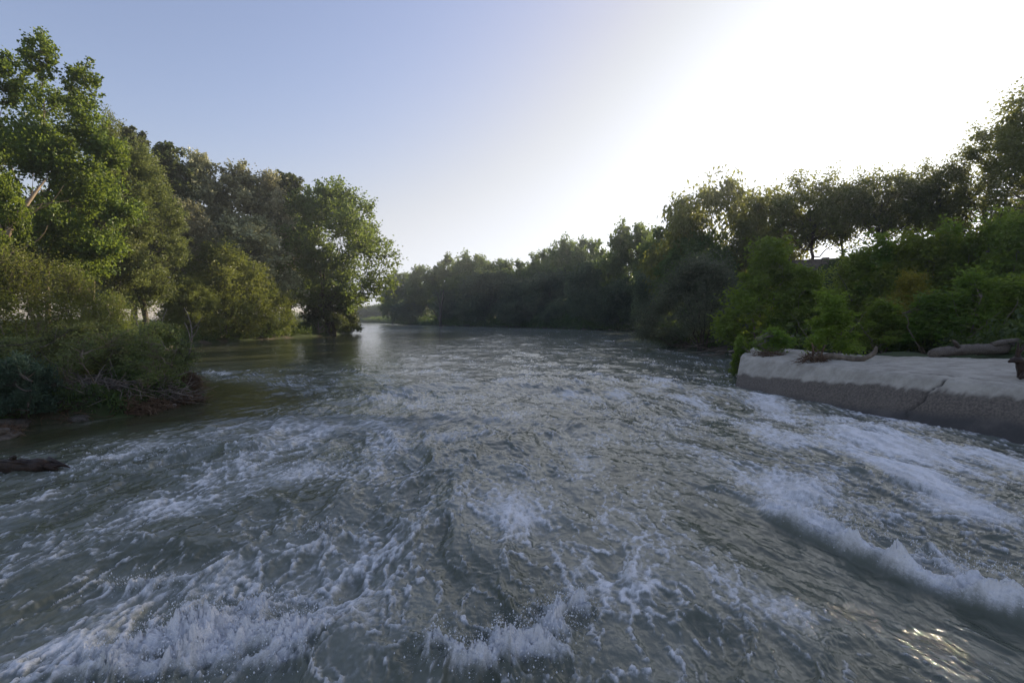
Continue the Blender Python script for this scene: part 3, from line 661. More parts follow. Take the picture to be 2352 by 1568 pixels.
# backlit bush: the wide elder with sun-through yellow painted into its leaf colour
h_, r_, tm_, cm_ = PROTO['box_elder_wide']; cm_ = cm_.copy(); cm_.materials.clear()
cm_.materials.append(leaf_mat('elder_leaf_sun_tint', (.095, .115, .018), (.28, .27, .035), (.55, .48, .04), .5, clump=.9))
PROTO['box_elder_sun_tint'] = (h_, r_, tm_, cm_)
GL = 'trees of the left bank'; GF = 'trees along the far bank'; GR = 'trees on the flood bank'; GB = 'bushes behind the concrete'; GS = 'shrubs on the near left spit'
PLACES = [
 # left bank
 ('poplar', 'tall_poplar', 'tallest poplar on the left, with separate leafy plumes against the blue sky', 'tree', 88, 28, 122, 172, 0, GL),
 ('poplar', 'tall_poplar', 'poplar cut by the left picture edge, only its outer leaves showing', 'tree', -118, 27, 60, 150, 2.4, GL),
 ('young_poplar', 'young_poplar', 'bright yellow green young poplar at the left picture edge below the tall poplar', 'tree', -18, 20, 330, 70, .5, GL),
 ('feathery_willow', 'feathery_willow', 'slim pale feathery tree directly right of the tallest poplar', 'tree', 262, 35, 278, 52, 0, GL),
 ('feathery_willow', 'feathery_willow', 'olive green feathery tree with a broad rounded head between poplar and silver poplars', 'tree', 335, 37, 345, 72, 1.9, GL),
 ('dark_poplar', 'dark_poplar', 'dark poplar top poking out behind the feathery tree, left one of two', 'tree', 312, 50, 308, 62, 0, GL),
 ('dark_poplar', 'dark_poplar', 'dark poplar with a forked top left of the silver poplars', 'tree', 402, 54, 342, 56, 2.2, GL),
 ('silver_poplar', 'silver_poplar', 'silver leaved poplar with a narrow pinkish grey top, leftmost of the silver crowns', 'tree', 470, 57, 362, 66, 0, GL),
 ('silver_poplar', 'silver_poplar', 'grey leaved silver poplar in the middle of the silver group', 'tree', 556, 60, 388, 78, 2.0, GL),
 ('silver_poplar', 'silver_poplar', 'silver poplar on the right of its group, next to the dark green crown', 'tree', 622, 62, 402, 58, 4.1, GL),
 ('silver_poplar_low', 'silver_poplar', 'lower silver poplar with sunlit cream leaves in front of the silver group', 'tree', 432, 50, 470, 78, 0, GL),
 ('silver_poplar_low', 'silver_poplar', 'shaded lower silver poplar behind the olive willow', 'tree', 575, 56, 500, 85, 2.7, GL),
 ('dark_poplar', 'dark_poplar', 'dark green crown wedged between the silver poplars and the broad tree', 'tree', 664, 72, 408, 62, 4.0, GL),
 ('broad_tree', 'broad_tree', 'big broad spreading tree at the river bend, lowest limbs reaching over the water', 'tree', 762, 66, 428, 124, .6, GL),
 ('olive_willow', 'olive_willow', 'sunlit olive willow bush with a rounded top under the silver poplars', 'tree', 512, 49, 560, 92, 0, GL),
 ('olive_willow', 'olive_willow', 'smaller olive willow right of the rounded one, above the gravel strand', 'tree', 600, 54, 632, 66, 1.6, GL),
 ('olive_willow', 'olive_willow', 'low dim olive willow at the water left of the rounded one', 'tree', 440, 44, 640, 58, 3.1, GL),
 ('waterside_bush', 'waterside_bush', 'dark bush at the foot of the broad tree, dipping into the river', 'bush', 762, 67, 668, 52, 0, GL),
 ('waterside_bush', 'waterside_bush', 'small dark bush at the tip of the left bank', 'bush', 796, 76, 712, 24, 2., GL),
 ('slender_tree', 'slender_tree', 'thin pale trunked tree behind the spit, left one of the slim trunks', 'tree', 205, 37, 470, 50, 0, GL),
 ('slender_tree', 'slender_tree', 'thin trunked tree in the gap, middle one of the slim trunks', 'tree', 262, 40, 455, 48, 1.3, GL),
 ('slender_tree', 'slender_tree', 'thin leaning tree near the sky gap, right one of the slim trunks', 'tree', 318, 43, 460, 50, 2.6, GL),
 ('dark_poplar', 'dark_poplar', 'dark backdrop tree seen between the thin trunks', 'tree', 195, 60, 430, 75, 1.2, GL),
 ('dark_poplar', 'dark_poplar', 'shaded backdrop tree behind the olive feathery tree', 'tree', 412, 74, 470, 70, 3.2, GL),
 ('twiggy_willow', 'twiggy_willow', 'yellow green willow with bare twigs at the left edge below the poplar', 'tree', 30, 17, 560, 130, 0, GL),
 ('twiggy_willow', 'twiggy_willow', 'twiggy willow right of the yellow green one, lower and darker', 'tree', 165, 20, 605, 80, 2.0, GL),
 ('twiggy_willow', 'twiggy_willow', 'low willow scrub behind the near shrubs on the spit', 'bush', 250, 25, 672, 85, 3.8, GL),
 ('bank_tree1', 'backdrop_tree', 'dim tree far behind the low willows at the left picture edge', 'tree', 95, 92, 500, 100, 0, GL),
 ('bank_tree0', 'backdrop_tree', 'dim tree seen through the gap beyond the slim trunks', 'tree', 268, 96, 575, 70, 1, GL),
 ('bank_tree2', 'backdrop_tree', 'dim low tree filling the gap behind the small olive willow', 'tree', 665, 98, 580, 70, 2, GL),
 # near spit
 ('riverside_shrub', 'riverside_shrub', 'dark green shrub on the tip of the spit, nearest the open river', 'bush', 356, 13.2, 742, 66, 0, GS),
 ('riverside_shrub_open', 'riverside_shrub', 'open twiggy shrub over the brown flood debris', 'bush', 270, 11.6, 752, 118, 1.1, GS),
 ('riverside_shrub', 'riverside_shrub', 'dense shrub in the middle of the spit behind the teal tamarisk', 'bush', 185, 12.8, 742, 100, 2.3, GS),
 ('riverside_shrub', 'riverside_shrub', 'shrub at the left picture edge behind the teal tamarisk', 'bush', 50, 13.2, 775, 85, 4.0, GS),
 ('tamarisk', 'tamarisk', 'feathery blue green tamarisk bush at the water on the near left', 'bush', 42, 10.0, 820, 56, 0, None),
 # far reach
 ('bank_tree1', 'distant_tree', 'small sunlit distant tree closing the river bend, left of two', 'tree', 842, 356, 703, 30, 0, 'distant trees at the bend'),
 ('bank_tree0', 'distant_tree', 'small sunlit distant tree closing the river bend, right of two', 'tree', 884, 360, 698, 32, 2, 'distant trees at the bend'),
]
far = [
 (0, 934, 212, 628, 44, 'dark tree at the left end of the far bank, ragged top'), (2, 902, 228, 660, 26, 'low leftmost tree of the far bank with drooping branches over the water'),
 (1, 978, 192, 614, 40, 'second tall tree from the left end of the far bank'), (2, 1034, 176, 592, 46, 'domed tree just left of the highest crowns of the distant far bank'),
 (0, 1090, 165, 588, 52, 'highest rounded crown in the distant half of the far bank'), (1, 1150, 156, 600, 48, 'flat topped tree right of the highest distant crown'),
 (2, 1206, 148, 604, 44, 'tree with a tan tinged top in the middle of the far bank'), (1, 1248, 142, 580, 42, 'tree rising left of the twin peaks on the far bank'),
 (0, 1300, 134, 556, 48, 'left one of the twin peaks on the far bank'), (2, 1348, 128, 553, 44, 'right one of the twin peaks on the far bank'),
 (1, 1400, 116, 588, 46, 'lower tree in the dip right of the twin peaks'), (0, 1458, 100, 520, 62, 'big dark round tree where the far bank steps up'),
 (2, 1545, 82, 520, 72, 'dark tree behind the weeping tree on the far bank'),
]
for i, (k, px, Y, top, hw, lab) in enumerate(far):
    PLACES.append(('bank_tree%d' % k, 'bank_tree', lab, 'tree', px, Y, top, hw, i * 1.7, GF))
farw = [
 (0, 952, 196, 688, 48, 'bluish willow at the water at the left end of the far bank'), (1, 1046, 163, 668, 46, 'dark willow behind the bare dead tree'),
 (0, 1122, 146, 622, 62, 'broad grey willow below the highest distant crown'), (1, 1196, 136, 640, 50, 'rounded willow in the middle of the far bank'),
 (0, 1272, 124, 625, 60, 'wide grey willow below the twin peaks'), (1, 1368, 108, 605, 62, 'tall grey willow below the dip in the far bank'),
 (0, 1446, 90, 640, 64, 'low willow at the inlet under the big round tree'), (1, 1100, 150, 694, 50, 'low bush at the water right of the dead tree'),
 (0, 1200, 128, 692, 56, 'low bush at the water in the middle of the far bank'), (1, 1310, 114, 686, 60, 'low bush at the water below the twin peaks'),
 (1, 1400, 97, 680, 56, 'low bush at the water left of the inlet willow'), (0, 1520, 72, 610, 62, 'dim willow deep in the inlet behind the reeds'),
]
for i, (k, px, Y, top, hw, lab) in enumerate(farw):
    PLACES.append(('bank_willow%d' % k, 'bank_willow', lab, 'tree', px, Y, top, hw, i * 2.1, 'willows along the far bank'))
PLACES += [
 ('weeping_tree', 'weeping_tree', 'tree with arching drooping sprays against the white sky', 'tree', 1632, 62, 430, 128, .3, GR),
 ('bank_tree1', 'bank_tree', 'dark tree below the drooping sprays, left of the flood bank', 'tree', 1600, 58, 545, 85, 4.4, GR),
 ('levee_tree0', 'levee_tree', 'leafy tree between the drooping tree and the gap under the crowns', 'tree', 1768, 54, 448, 84, 0, GR),
 ('levee_tree1', 'levee_tree', 'round crowned tree on the flood bank left of the bright gap', 'tree', 1850, 50, 406, 84, 1.5, GR),
 ('levee_tree0', 'levee_tree', 'tree whose trunk stands right beside the bright gap', 'tree', 1940, 51, 432, 74, 3.0, GR),
 ('levee_tree1', 'levee_tree', 'pointed crown on the flood bank right of the bright gap', 'tree', 2016, 48, 392, 82, 4.2, GR),
 ('levee_tree0', 'levee_tree', 'thin crowned tree just below and left of the sun', 'tree', 2094, 50, 412, 62, 5.1, GR),
 ('levee_tree1', 'levee_tree', 'tree in front of the sun glow', 'tree', 2148, 47, 368, 52, .7, GR),
 ('tall_dark_tree', 'tall_dark_tree', 'dark tall tree right of the sun', 'tree', 2268, 44, 300, 105, 0, GR),
 ('tall_dark_tree', 'tall_dark_tree', 'tallest dark tree on the right, cut by the picture edge', 'tree', 2400, 38, 190, 125, 2.0, GR),
 ('grey_willow', 'grey_willow', 'grey green willow leaning over the inlet, left of the bright green bush', 'bush', 1612, 35, 588, 112, 0, GB),
 ('box_elder', 'box_elder', 'bright green bush with a pointed top at the end of the concrete', 'bush', 1765, 27, 553, 92, 0, GB),
 ('box_elder', 'box_elder', 'green bush with a stepped outline right of the pointed one', 'bush', 1852, 25.5, 622, 70, 2.0, GB),
 ('box_elder_shoots', 'box_elder', 'pale green upright bush standing alone before the hedge on the concrete', 'bush', 1912, 15.2, 672, 44, 0, GB),
 ('box_elder_wide', 'box_elder', 'dark leafy bush under the bright gap', 'bush', 1985, 29, 572, 92, 0, GB),
 ('box_elder_wide', 'box_elder', 'broad green bush below the thin crowned tree by the sun', 'bush', 2098, 26, 540, 96, 2.2, GB),
 ('box_elder_sun_tint', 'box_elder', 'small bush with backlit yellow painted into its leaves in the middle of the right hedge', 'bush', 2085, 22.5, 628, 52, 2.2, GB),
 ('box_elder_wide', 'box_elder', 'tall bush of the right hedge below the tall dark tree', 'bush', 2222, 24.5, 545, 76, 3.9, GB),
 ('box_elder_wide', 'box_elder', 'bush at the right picture edge under the tallest dark tree', 'bush', 2330, 23, 500, 92, 5.2, GB),
 ('box_elder_shoots', 'box_elder', 'light green shoots low in the middle of the hedge', 'bush', 2025, 20.5, 690, 50, 1.0, GB),
 ('box_elder_shoots', 'box_elder', 'light green shoots behind the thick end of the big log', 'bush', 2140, 19.5, 672, 62, 2.6, GB),
 ('box_elder_shoots', 'box_elder', 'tall light green shoots above the big log', 'bush', 2232, 19.5, 618, 52, 4.0, GB),
 ('box_elder_shoots', 'box_elder', 'low bush at the right picture edge behind the big log', 'bush', 2330, 19, 640, 58, 5.3, GB),
 ('box_elder_shoots', 'box_elder', 'pointed leafy top rising from the hedge right of the bright gap', 'bush', 2030, 27.5, 545, 52, .4, GB),
 ('box_elder_shoots', 'box_elder', 'pointed leafy top rising from the hedge below the sun', 'bush', 2160, 26, 520, 50, 1.9, GB),
 ('box_elder_shoots', 'box_elder', 'pointed leafy top rising from the hedge near the right picture edge', 'bush', 2285, 24, 492, 56, 3.3, GB),
 ('sapling', 'sapling', 'small seedling bush at the far corner of the concrete', 'bush', 1704, 18.2, 772, 24, 0, GB),
 ('sapling', 'sapling', 'round seedling bush on the concrete left of the pale green upright bush', 'bush', 1778, 17.4, 752, 40, 2.0, GB),
]
for a in PLACES: place(*a)
print('trees', len(PLACES), 'leaf quads', sum(len(v[3].polygons) for v in PROTO.values()))

# undergrowth on both banks: a mass nobody could count
def scatter(n, fx, h, L, W, seed):
    global rng
    rng = np.random.RandomState(seed)
    x, y = fx(n)
    z = ground_z(x.astype(np.float32), y.astype(np.float32))
    hh = np.where(z > 5.5, .45, 1.) * h * np.clip(.75 + 1.1 * pn(x * .55, y * .55, 71) + .5 * pn(x * 1.7, y * 1.7, 72), .05, 2)
    c = np.stack([x, y, z + hh * rng.rand(n) ** .7], -1)
    ok = (z > .03)
    c = c[ok]
    return leaves(c, np.tile([0, 0, .8], (len(c), 1)), L, W), np.clip(.5 + .25 * rng.randn(len(c)), 0, 1)
def u(a, b, n): return a + (b - a) * rng.rand(n)
def left_f(n):
    y = u(16, 92, n); return xl(y) - .3 - 26 * rng.rand(n) ** 1.7, y
def leftnear_f(n):
    y = u(8.6, 20, n); return xl(y) - .02 - 9 * rng.rand(n) ** 1.6, y
def right_f(n):
    y = u(13, 90, n); return xr(y) + .3 + np.where(y < 21, 6.5 + (21 - y) * .2, 0) + 27 * rng.rand(n) ** 1.2, y
def far_f(n):
    y = u(84, 346, n); return xr(y) + .2 + 14 * rng.rand(n) ** 1.6, y
def bend_f(n):
    x = u(-175, -75, n); return x, 350 + 18 * rng.rand(n)
for nm, n, fx, h, L, W, sd_, lab in [
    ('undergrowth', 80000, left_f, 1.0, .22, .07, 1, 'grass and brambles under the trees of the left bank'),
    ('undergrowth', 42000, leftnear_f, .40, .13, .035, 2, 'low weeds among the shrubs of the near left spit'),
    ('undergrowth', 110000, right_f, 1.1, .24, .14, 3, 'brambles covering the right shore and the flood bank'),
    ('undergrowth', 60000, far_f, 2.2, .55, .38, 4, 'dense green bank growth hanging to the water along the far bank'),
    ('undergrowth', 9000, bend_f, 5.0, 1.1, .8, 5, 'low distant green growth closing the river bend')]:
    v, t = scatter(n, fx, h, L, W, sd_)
    tag(link(nm, leaf_mesh(nm, v, t, LM['under'])), lab, 'undergrowth', kind='stuff')


# ------------------------------------------------------------------ driftwood, debris and small things
rng = np.random.RandomState(99)
def one(name, T, mat, label, cat, group=None):
    return tag(link(name, T.mesh(name, mat)), label, cat, group)

def log(T, p0, p1, r0, r1, n=34, sides=22, wob=.03, rough=.07):
    p = curve(p0, p1, rng.randn(3) * .03, n, 0.0)
    p[:, 2] += wob * np.sin(np.linspace(0, 7, n)) ; p[:, 0] += wob * np.cos(np.linspace(0, 5, n))
    r = np.linspace(r0, r1, n) * (1 + .06 * rng.randn(n)); r[0] *= .75; r[-1] *= .8
    T.add(p, r, sides, rough)

x0, y0, x1, y1 = 12.15, 14.0, 18.2, 16.6
za, zb = surf(x0, y0), surf(x1, y1)
T = Tubes(); log(T, (x0, y0, za + .10), (x1, y1, max(zb, 1.0) + .22), .135, .20)
log(T, (15.2, 15.3, za + .30), (17.6, 15.9, za + .52), .09, .06, 12, 10)
T.add(curve((13.4, 14.5, za + .28), (13.0, 14.25, za + .48), (0, 0, .03), 4), [.07, .06, .05, .02], 7)
one('driftwood_log', T, DRIFT, 'long weathered grey driftwood log lying on the concrete before the hedge', 'log')

z0 = surf(9.9, 13.9)
T = Tubes(); log(T, (9.50, 14.75, z0 + .08), (10.02, 13.72, z0 + .06), .085, .07, 18, 14)
T.add(curve((10.0, 13.78, z0 + .08), (10.32, 13.66, z0 + .44), (.10, 0, -.04), 7), [.075, .07, .07, .065, .06, .05, .03], 10, .08)
one('driftwood_log', T, BARK, 'short forked driftwood log with an upturned stub on the concrete', 'log')

z0 = surf(10.25, 9.75)
T = Tubes()
T.add(curve((10.42, 9.75, z0 - .05), (10.20, 9.72, z0 + .74), (-.07, 0, .0), 9), [.12, .095, .08, .065, .055, .042, .03, .02, .01], 9, .12)
T.add(curve((10.34, 9.75, z0 + .30), (10.00, 9.70, z0 + .34), (0, 0, .06), 6), [.085, .08, .075, .06, .045, .02], 8, .1)
T.add(curve((10.55, 9.75, z0 + .03), (10.08, 9.55, z0 + .02), (0, 0, .08), 6), [.10, .09, .08, .06, .04, .02], 8, .1)
T.add(curve((10.40, 9.78, z0 + .2), (11.0, 9.8, z0 + .16), (0, 0, .07), 6), [.11, .10, .09, .08, .07, .06], 8, .1)
T.add(curve((10.24, 9.75, z0 + .52), (10.34, 9.72, z0 + .66), (0, 0, .0), 4), [.04, .035, .025, .01], 6)
one('root_stump', T, WETLOG, 'dark splintered root stump standing on the concrete at the right picture edge', 'stump')

T = Tubes(); log(T, (-9.4, 7.15, .03), (-6.85, 7.02, .03), .115, .10, 40, 22, .012, .11)
for k in range(7):
    T.add(curve((-6.95, 7.02 + .05 * rng.randn(), .03 + .04 * rng.randn()), (-6.70 + .07 * rng.randn(), 7.02 + .06 * rng.randn(), .03 + .05 * rng.randn()), (0, 0, 0), 4), [.045, .04, .025, .006], 5, .1)
for k in range(9):
    a_ = rng.uniform(-9, -7); T.add(curve((a_, 7.0 + .03 * rng.randn(), .12), (a_ + .5, 6.98 + .03 * rng.randn(), .115), (0, 0, .012), 5), [.008, .02, .022, .018, .006], 5, .1)
T.add(curve((-7.4, 7.05, .1), (-7.25, 6.96, .2), (0, 0, .01), 4), [.05, .045, .04, .02], 7)
one('floating_log', T, WETLOG, 'dark wet log floating in the river at the left picture edge', 'log')

def heap(T, x, y, z, rx, ry, h, n, ln=.35, r=.006, drape=.0):
    for k in range(n):
        a = rng.rand() * 6.28; q = math.sqrt(rng.rand())
        p = np.array([x + math.cos(a) * q * rx, y + math.sin(a) * q * ry, z + h * (1 - q * q) * rng.rand() ** .5])
        d = rng.randn(3) * np.array([1, .6, .35]); d /= np.linalg.norm(d)
        l = ln * (.4 + rng.rand())
        e = p + d * l; e[2] = max(e[2], z - .03) - drape * rng.rand() * l * 1.6
        T.add(curve(p - d * l * .3, e, rng.randn(3) * .12 * l, 4), r * (.5 + rng.rand()) * np.array([1, 1, .8, .4]), 3)

GD = 'flood debris on the spit'
T = Tubes(); heap(T, -9.15, 13.4, .42, .42, .35, .38, 420, .34, .008, .5); heap(T, -8.85, 13.3, .1, .16, .16, .5, 120, .3, .007, .8)
one('flood_debris', T, STRAW, 'brown tuft of flood debris hanging from the shrub at the spit tip', 'debris', GD)
T = Tubes(); heap(T, -9.15, 11.15, .05, .75, .35, .32, 620, .36, .008, .3); heap(T, -9.9, 10.55, .06, .6, .30, .30, 480, .34, .008, .3); heap(T, -10.7, 10.1, .08, .6, .3, .28, 380, .34, .008, .3); heap(T, -8.75, 11.7, .03, .3, .5, .26, 300, .3, .008, .3); heap(T, -8.6, 12.7, .03, .25, .5, .25, 260, .3, .008, .3)
one('flood_debris', T, STRAW, 'wide mat of brown reeds and twigs along the waterline of the spit', 'debris', GD)
T = Tubes(); heap(T, -10.0, 11.5, .35, 1.0, .6, .45, 260, .75, .013, .1)
one('twig_tangle', T, TWIG, 'tangle of pale dead twigs inside the shrubs above the debris mat', 'debris', GD)
T = Tubes(); heap(T, -8.95, 12.4, .15, .5, .4, .45, 150, .7, .012, .1)
T.add(curve((-9.3, 11.9, .3), (-9.05, 11.6, .75), (.12, 0, .1), 7), [.05, .05, .045, .04, .035, .03, .02], 7)
one('twig_tangle', T, TWIG, 'grey driftwood fork and sticks caught at the spit edge under the open shrub', 'debris', GD)

def rock(name, loc, sc, seed, label, mat=STONE):
    import bmesh
    bm = bmesh.new(); bmesh.ops.create_icosphere(bm, subdivisions=4, radius=1)
    for v in bm.verts:
        d = v.co.normalized(); x, y, z = d
        k = 1 + .22 * float(pn(np.array([x * 1.6 + seed]), np.array([y * 1.6 + z * 1.3]))[0]) + .08 * float(pn(np.array([x * 5 + seed]), np.array([y * 5 + z * 4]))[0])
        v.co = Vector((d.x * k, d.y * k, d.z * k * .8))
    me = bpy.data.meshes.new(name); bm.to_mesh(me); bm.free(); me.materials.append(mat)
    for pl in me.polygons: pl.use_smooth = True
    o = link(name, me, loc=loc); o.scale = sc; o.rotation_euler = (.05, .08, seed)
    return tag(o, label, 'rock')
rock('concrete_lump', (-11.15, 10.45, .16), (.85, .55, .26), 1.0, 'pale broken concrete lump on the bank below the teal tamarisk')
rock('boulder', (-9.75, 8.95, .02), (.62, .42, .22), 2.3, 'low boulder in the shallows at the left picture edge, topped with brown grass', rough_mat('dark_stone', (.06, .05, .04), (.15, .13, .11), 5.))
DARKST = rough_mat('wet_stone', (.045, .040, .034), (.13, .118, .10), 5.)
rock('boulder', (-9.45, 10.45, .02), (.26, .20, .15), 5.7, 'grey stone at the waterline in front of the brown debris mat', DARKST)
rock('boulder', (-10.3, 9.75, .04), (.36, .26, .19), 7.2, 'larger grey stone between the low boulder and the debris mat', DARKST)
T = Tubes(); heap(T, -9.7, 8.95, .12, .45, .3, .12, 260, .22, .006, .3)
one('dry_grass', T, STRAW, 'dry brown grass lying over the low boulder', 'debris', None)
rock('boulder', (-8.62, 12.0, .0), (.20, .16, .10), 4.1, 'small grey stone at the spit tip waterline')

# bare grey stems rising out of the spit shrubs
T = Tubes()
for bx_, by_, tx, ty, tz, bend in [(-10.2, 14.6, -9.95, 14.7, 2.55, .35), (-10.3, 14.7, -10.55, 14.8, 2.5, -.3), (-10.1, 14.6, -9.75, 14.4, 2.1, .25), (-11.2, 14.3, -11.35, 14.5, 2.35, .22)]:
    p = curve((bx_, by_, .3), (tx, ty, tz), (bend, 0, .1), 10); T.add(p, np.linspace(.035, .008, 10), 5)
    T.add(curve(p[6], p[6] + np.array([bend * .9, .1, .45]), (0, 0, -.06), 5), [.015, .013, .01, .008, .005], 4)
one('bare_snag', T, TWIG, 'bare curved grey stems rising above the shrub at the spit tip', 'dead shrub')

# leaning pale trunk below the tall poplar
def W3(px, py, Y): return np.array([(px - 1176) / 1110. * Y, Y, CAM_H + (733 - py) / 1110. * Y])
T = Tubes()
p = np.array([W3(-60, 800, 24), W3(-30, 700, 24), W3(5, 590, 24), W3(40, 515, 24), W3(72, 475, 24.2), W3(100, 440, 24.6), W3(122, 415, 25.2)])
T.add(p, [.20, .17, .15, .125, .10, .07, .03], 9, .05)
for i, e, rr in [(3, (38, 440, 24), .06), (3, (170, 465, 23.6), .05), (4, (92, 405, 24.5), .04), (2, (-20, 450, 23.5), .09), (4, (160, 430, 24), .035), (2, (120, 520, 23), .06), (3, (110, 470, 23), .05)]:
    T.add(curve(p[i], W3(*e), rng.randn(3) * .3, 7), rr * np.linspace(1, .2, 7), 6)
tag(link('leaning_trunk', T.mesh('leaning_trunk', rough_mat('pale_bark', (.15, .115, .08), (.30, .235, .165), 5., (1, 1, .25), .95, .6))), 'pale leaning trunk with bare forking limbs in front of the tallest poplar', 'tree')

T = Tubes()
p = np.array([W3(1012, 752, 152), W3(1011, 735, 152), W3(1012, 715, 152), W3(1016, 690, 152), W3(1020, 665, 152)])
T.add(p, [.55, .45, .4, .3, .12], 8, .05)
for i, e, rr in [(1, (990, 705, 152), .25), (2, (1003, 672, 152), .25), (1, (975, 722, 151), .14), (3, (1028, 668, 152), .14), (2, (1000, 690, 151), .15), (3, (1010, 664, 151), .12), (1, (1028, 700, 151), .12)]:
    T.add(curve(p[i], W3(*e), rng.randn(3) * .4, 6), rr * np.linspace(1, .2, 6), 5)
one('dead_tree', T, BARKD, 'bare dead tree with forked grey limbs at the water of the far bank', 'tree')

T = Tubes()
for a, b, r in [((11.2, 30.5, .1), (13.6, 30.2, .55), .05), ((10.6, 31, .15), (13.2, 30.6, .9), .035), ((11.6, 30, .05), (12.9, 29.2, .15), .07), ((11.0, 30.8, .5), (12.6, 30.4, .25), .03), ((12.0, 30.3, .25), (11.2, 30.1, 1.0), .025), ((12.4, 30.2, .3), (13.4, 29.8, 1.1), .02), ((12.5, 29.6, .15), (13.6, 29.2, .25), .09)]:
    T.add(curve(a, b, rng.randn(3) * .15, 8), r * np.linspace(.3, 1, 8), 6, .05)
one('fallen_branches', T, DRIFT, 'grey fallen branches trailing in the water under the grey green willow', 'branch')

T = Tubes(); heap(T, 8.85, 14.15, surf(8.9, 14.1), .40, .25, .36, 110, .40, .009, .2)
T.add(curve((8.75, 14.1, surf(8.8, 14.1)), (8.7, 14.0, surf(8.8, 14.1) + .55), (.05, 0, 0), 5), [.03, .03, .025, .02, .015], 6)
T.add(curve((9.05, 14.1, surf(9, 14.1)), (9.1, 14.0, surf(9, 14.1) + .5), (-.05, 0, 0), 5), [.035, .03, .025, .02, .015], 6)
one('stick_pile', T, STRAW, 'brown sticks and dead stems at the foot of the pale green upright bush', 'debris')
T = Tubes(); heap(T, 8.75, 16.4, surf(8.75, 16.4), .5, .3, .2, 90, .36, .009, .2)
one('stick_pile', T, STRAW, 'dead stems and litter under the round seedling bush on the concrete', 'debris')

# roots and pale wood on the left shore
for loc, lab, mt in [((-29.3, 46.6), 'orange brown root snag at the water left of the gravel strand, taller of two', BARK), ((-30.3, 46.3), 'small leaning root snag at the water left of the gravel strand', BARK), ((-25.0, 62.2), 'pale driftwood snag below the broad tree', DRIFT)]:
    T = Tubes(); z = max(gz(*loc), 0)
    for k in range(7):
        a = rng.rand() * 6.28
        T.add(curve((loc[0], loc[1], z + .1), (loc[0] + math.cos(a) * .8, loc[1] + .2 * math.sin(a), z + rng.uniform(-.1, 1.7)), rng.randn(3) * .15, 6), np.linspace(.12, .03, 6), 6, .1)
    one('root_snag', T, mt, lab, 'root')

# reeds at the inlet
v = []
n = 900
c = np.stack([13.2 + .8 * rng.randn(n), 40 + .8 * rng.randn(n), .75 + .55 * rng.rand(n)], -1)
v = leaves(c, np.tile([0, 0, 3.], (n, 1)), 1.5, .05)
tag(link('reed_clump', leaf_mesh('reed_clump', v, rng.rand(n), LM['reed'])), 'upright clump of fresh green reeds at the inlet beside the grey green willow', 'reeds')

# low wall along the crown of the flood bank
WALL = rough_mat('wall_stone', (.09, .078, .066), (.18, .155, .13), 3., (1, 1, 2), .95, .7)
root = link('flood_wall', None, loc=(26.6, 49.4, 0))
tag(root, 'low brown stone wall with a square pillar on top of the flood bank', 'wall')
import bmesh
def boxm(name, x0, x1, y, th, za, zb, mat, parent, bev=.03):
    bm = bmesh.new(); bmesh.ops.create_cube(bm, size=1)
    for q in bm.verts: q.co = Vector(((x0 + x1) / 2 + q.co.x * (x1 - x0), y + q.co.y * th, (za + zb) / 2 + q.co.z * (zb - za)))
    bmesh.ops.bevel(bm, geom=bm.edges[:], offset=bev, segments=2, affect='EDGES')
    me = bpy.data.meshes.new(name); bm.to_mesh(me); bm.free(); me.materials.append(mat)
    return link(name, me, parent)
root.rotation_euler = (0, 0, -.45)
boxm('wall', 0, 4.1, 0, .4, 5.2, 7.95, WALL, root); boxm('wall', 4.75, 11.5, 0, .4, 5.2, 7.95, WALL, root)
boxm('coping', -.05, 4.1, 0, .52, 7.955, 8.08, WALL, root); boxm('coping', 4.75, 11.6, 0, .52, 7.955, 8.08, WALL, root)
boxm('pillar', 4.12, 4.73, 0, .62, 5.2, 8.2, WALL, root)

bm = bmesh.new(); bmesh.ops.create_icosphere(bm, subdivisions=2, radius=.07)
for q in bm.verts: q.co = Vector((q.co.x * (1.3 + .5 * random.random()), q.co.y, q.co.z * (.5 + .6 * random.random())))
me = bpy.data.meshes.new('plastic_scrap'); bm.to_mesh(me); bm.free()
me.materials.append(rough_mat('white_plastic', (.70, .70, .70), (.82, .82, .82), 8., rough=.4))
tag(link('plastic_scrap', me, loc=(12.35, 15.0, surf(12.35, 15.0) + .05)), 'crumpled white plastic scrap on the sand left of the big log', 'litter')

# ------------------------------------------------------------------ evening haze
bm = bmesh.new(); bmesh.ops.create_cube(bm, size=1)
for q in bm.verts: q.co = Vector((q.co.x * 2000, 560 + q.co.y * 1400, 13.5 + q.co.z * 31))
me = bpy.data.meshes.new('haze'); bm.to_mesh(me); bm.free()
m, nt, nd, lk = newmat('haze_air')
pv = N(nd, 'ShaderNodeVolumePrincipled'); pv.inputs['Density'].default_value = .0005; pv.inputs['Color'].default_value = (.80, .90, 1, 1); pv.inputs['Anisotropy'].default_value = .45
o = N(nd, 'ShaderNodeOutputMaterial'); lk.new(pv.outputs[0], o.inputs['Volume'])
me.materials.append(m)
tag(link('haze', me), 'thin evening haze over the river', 'haze', kind='stuff')

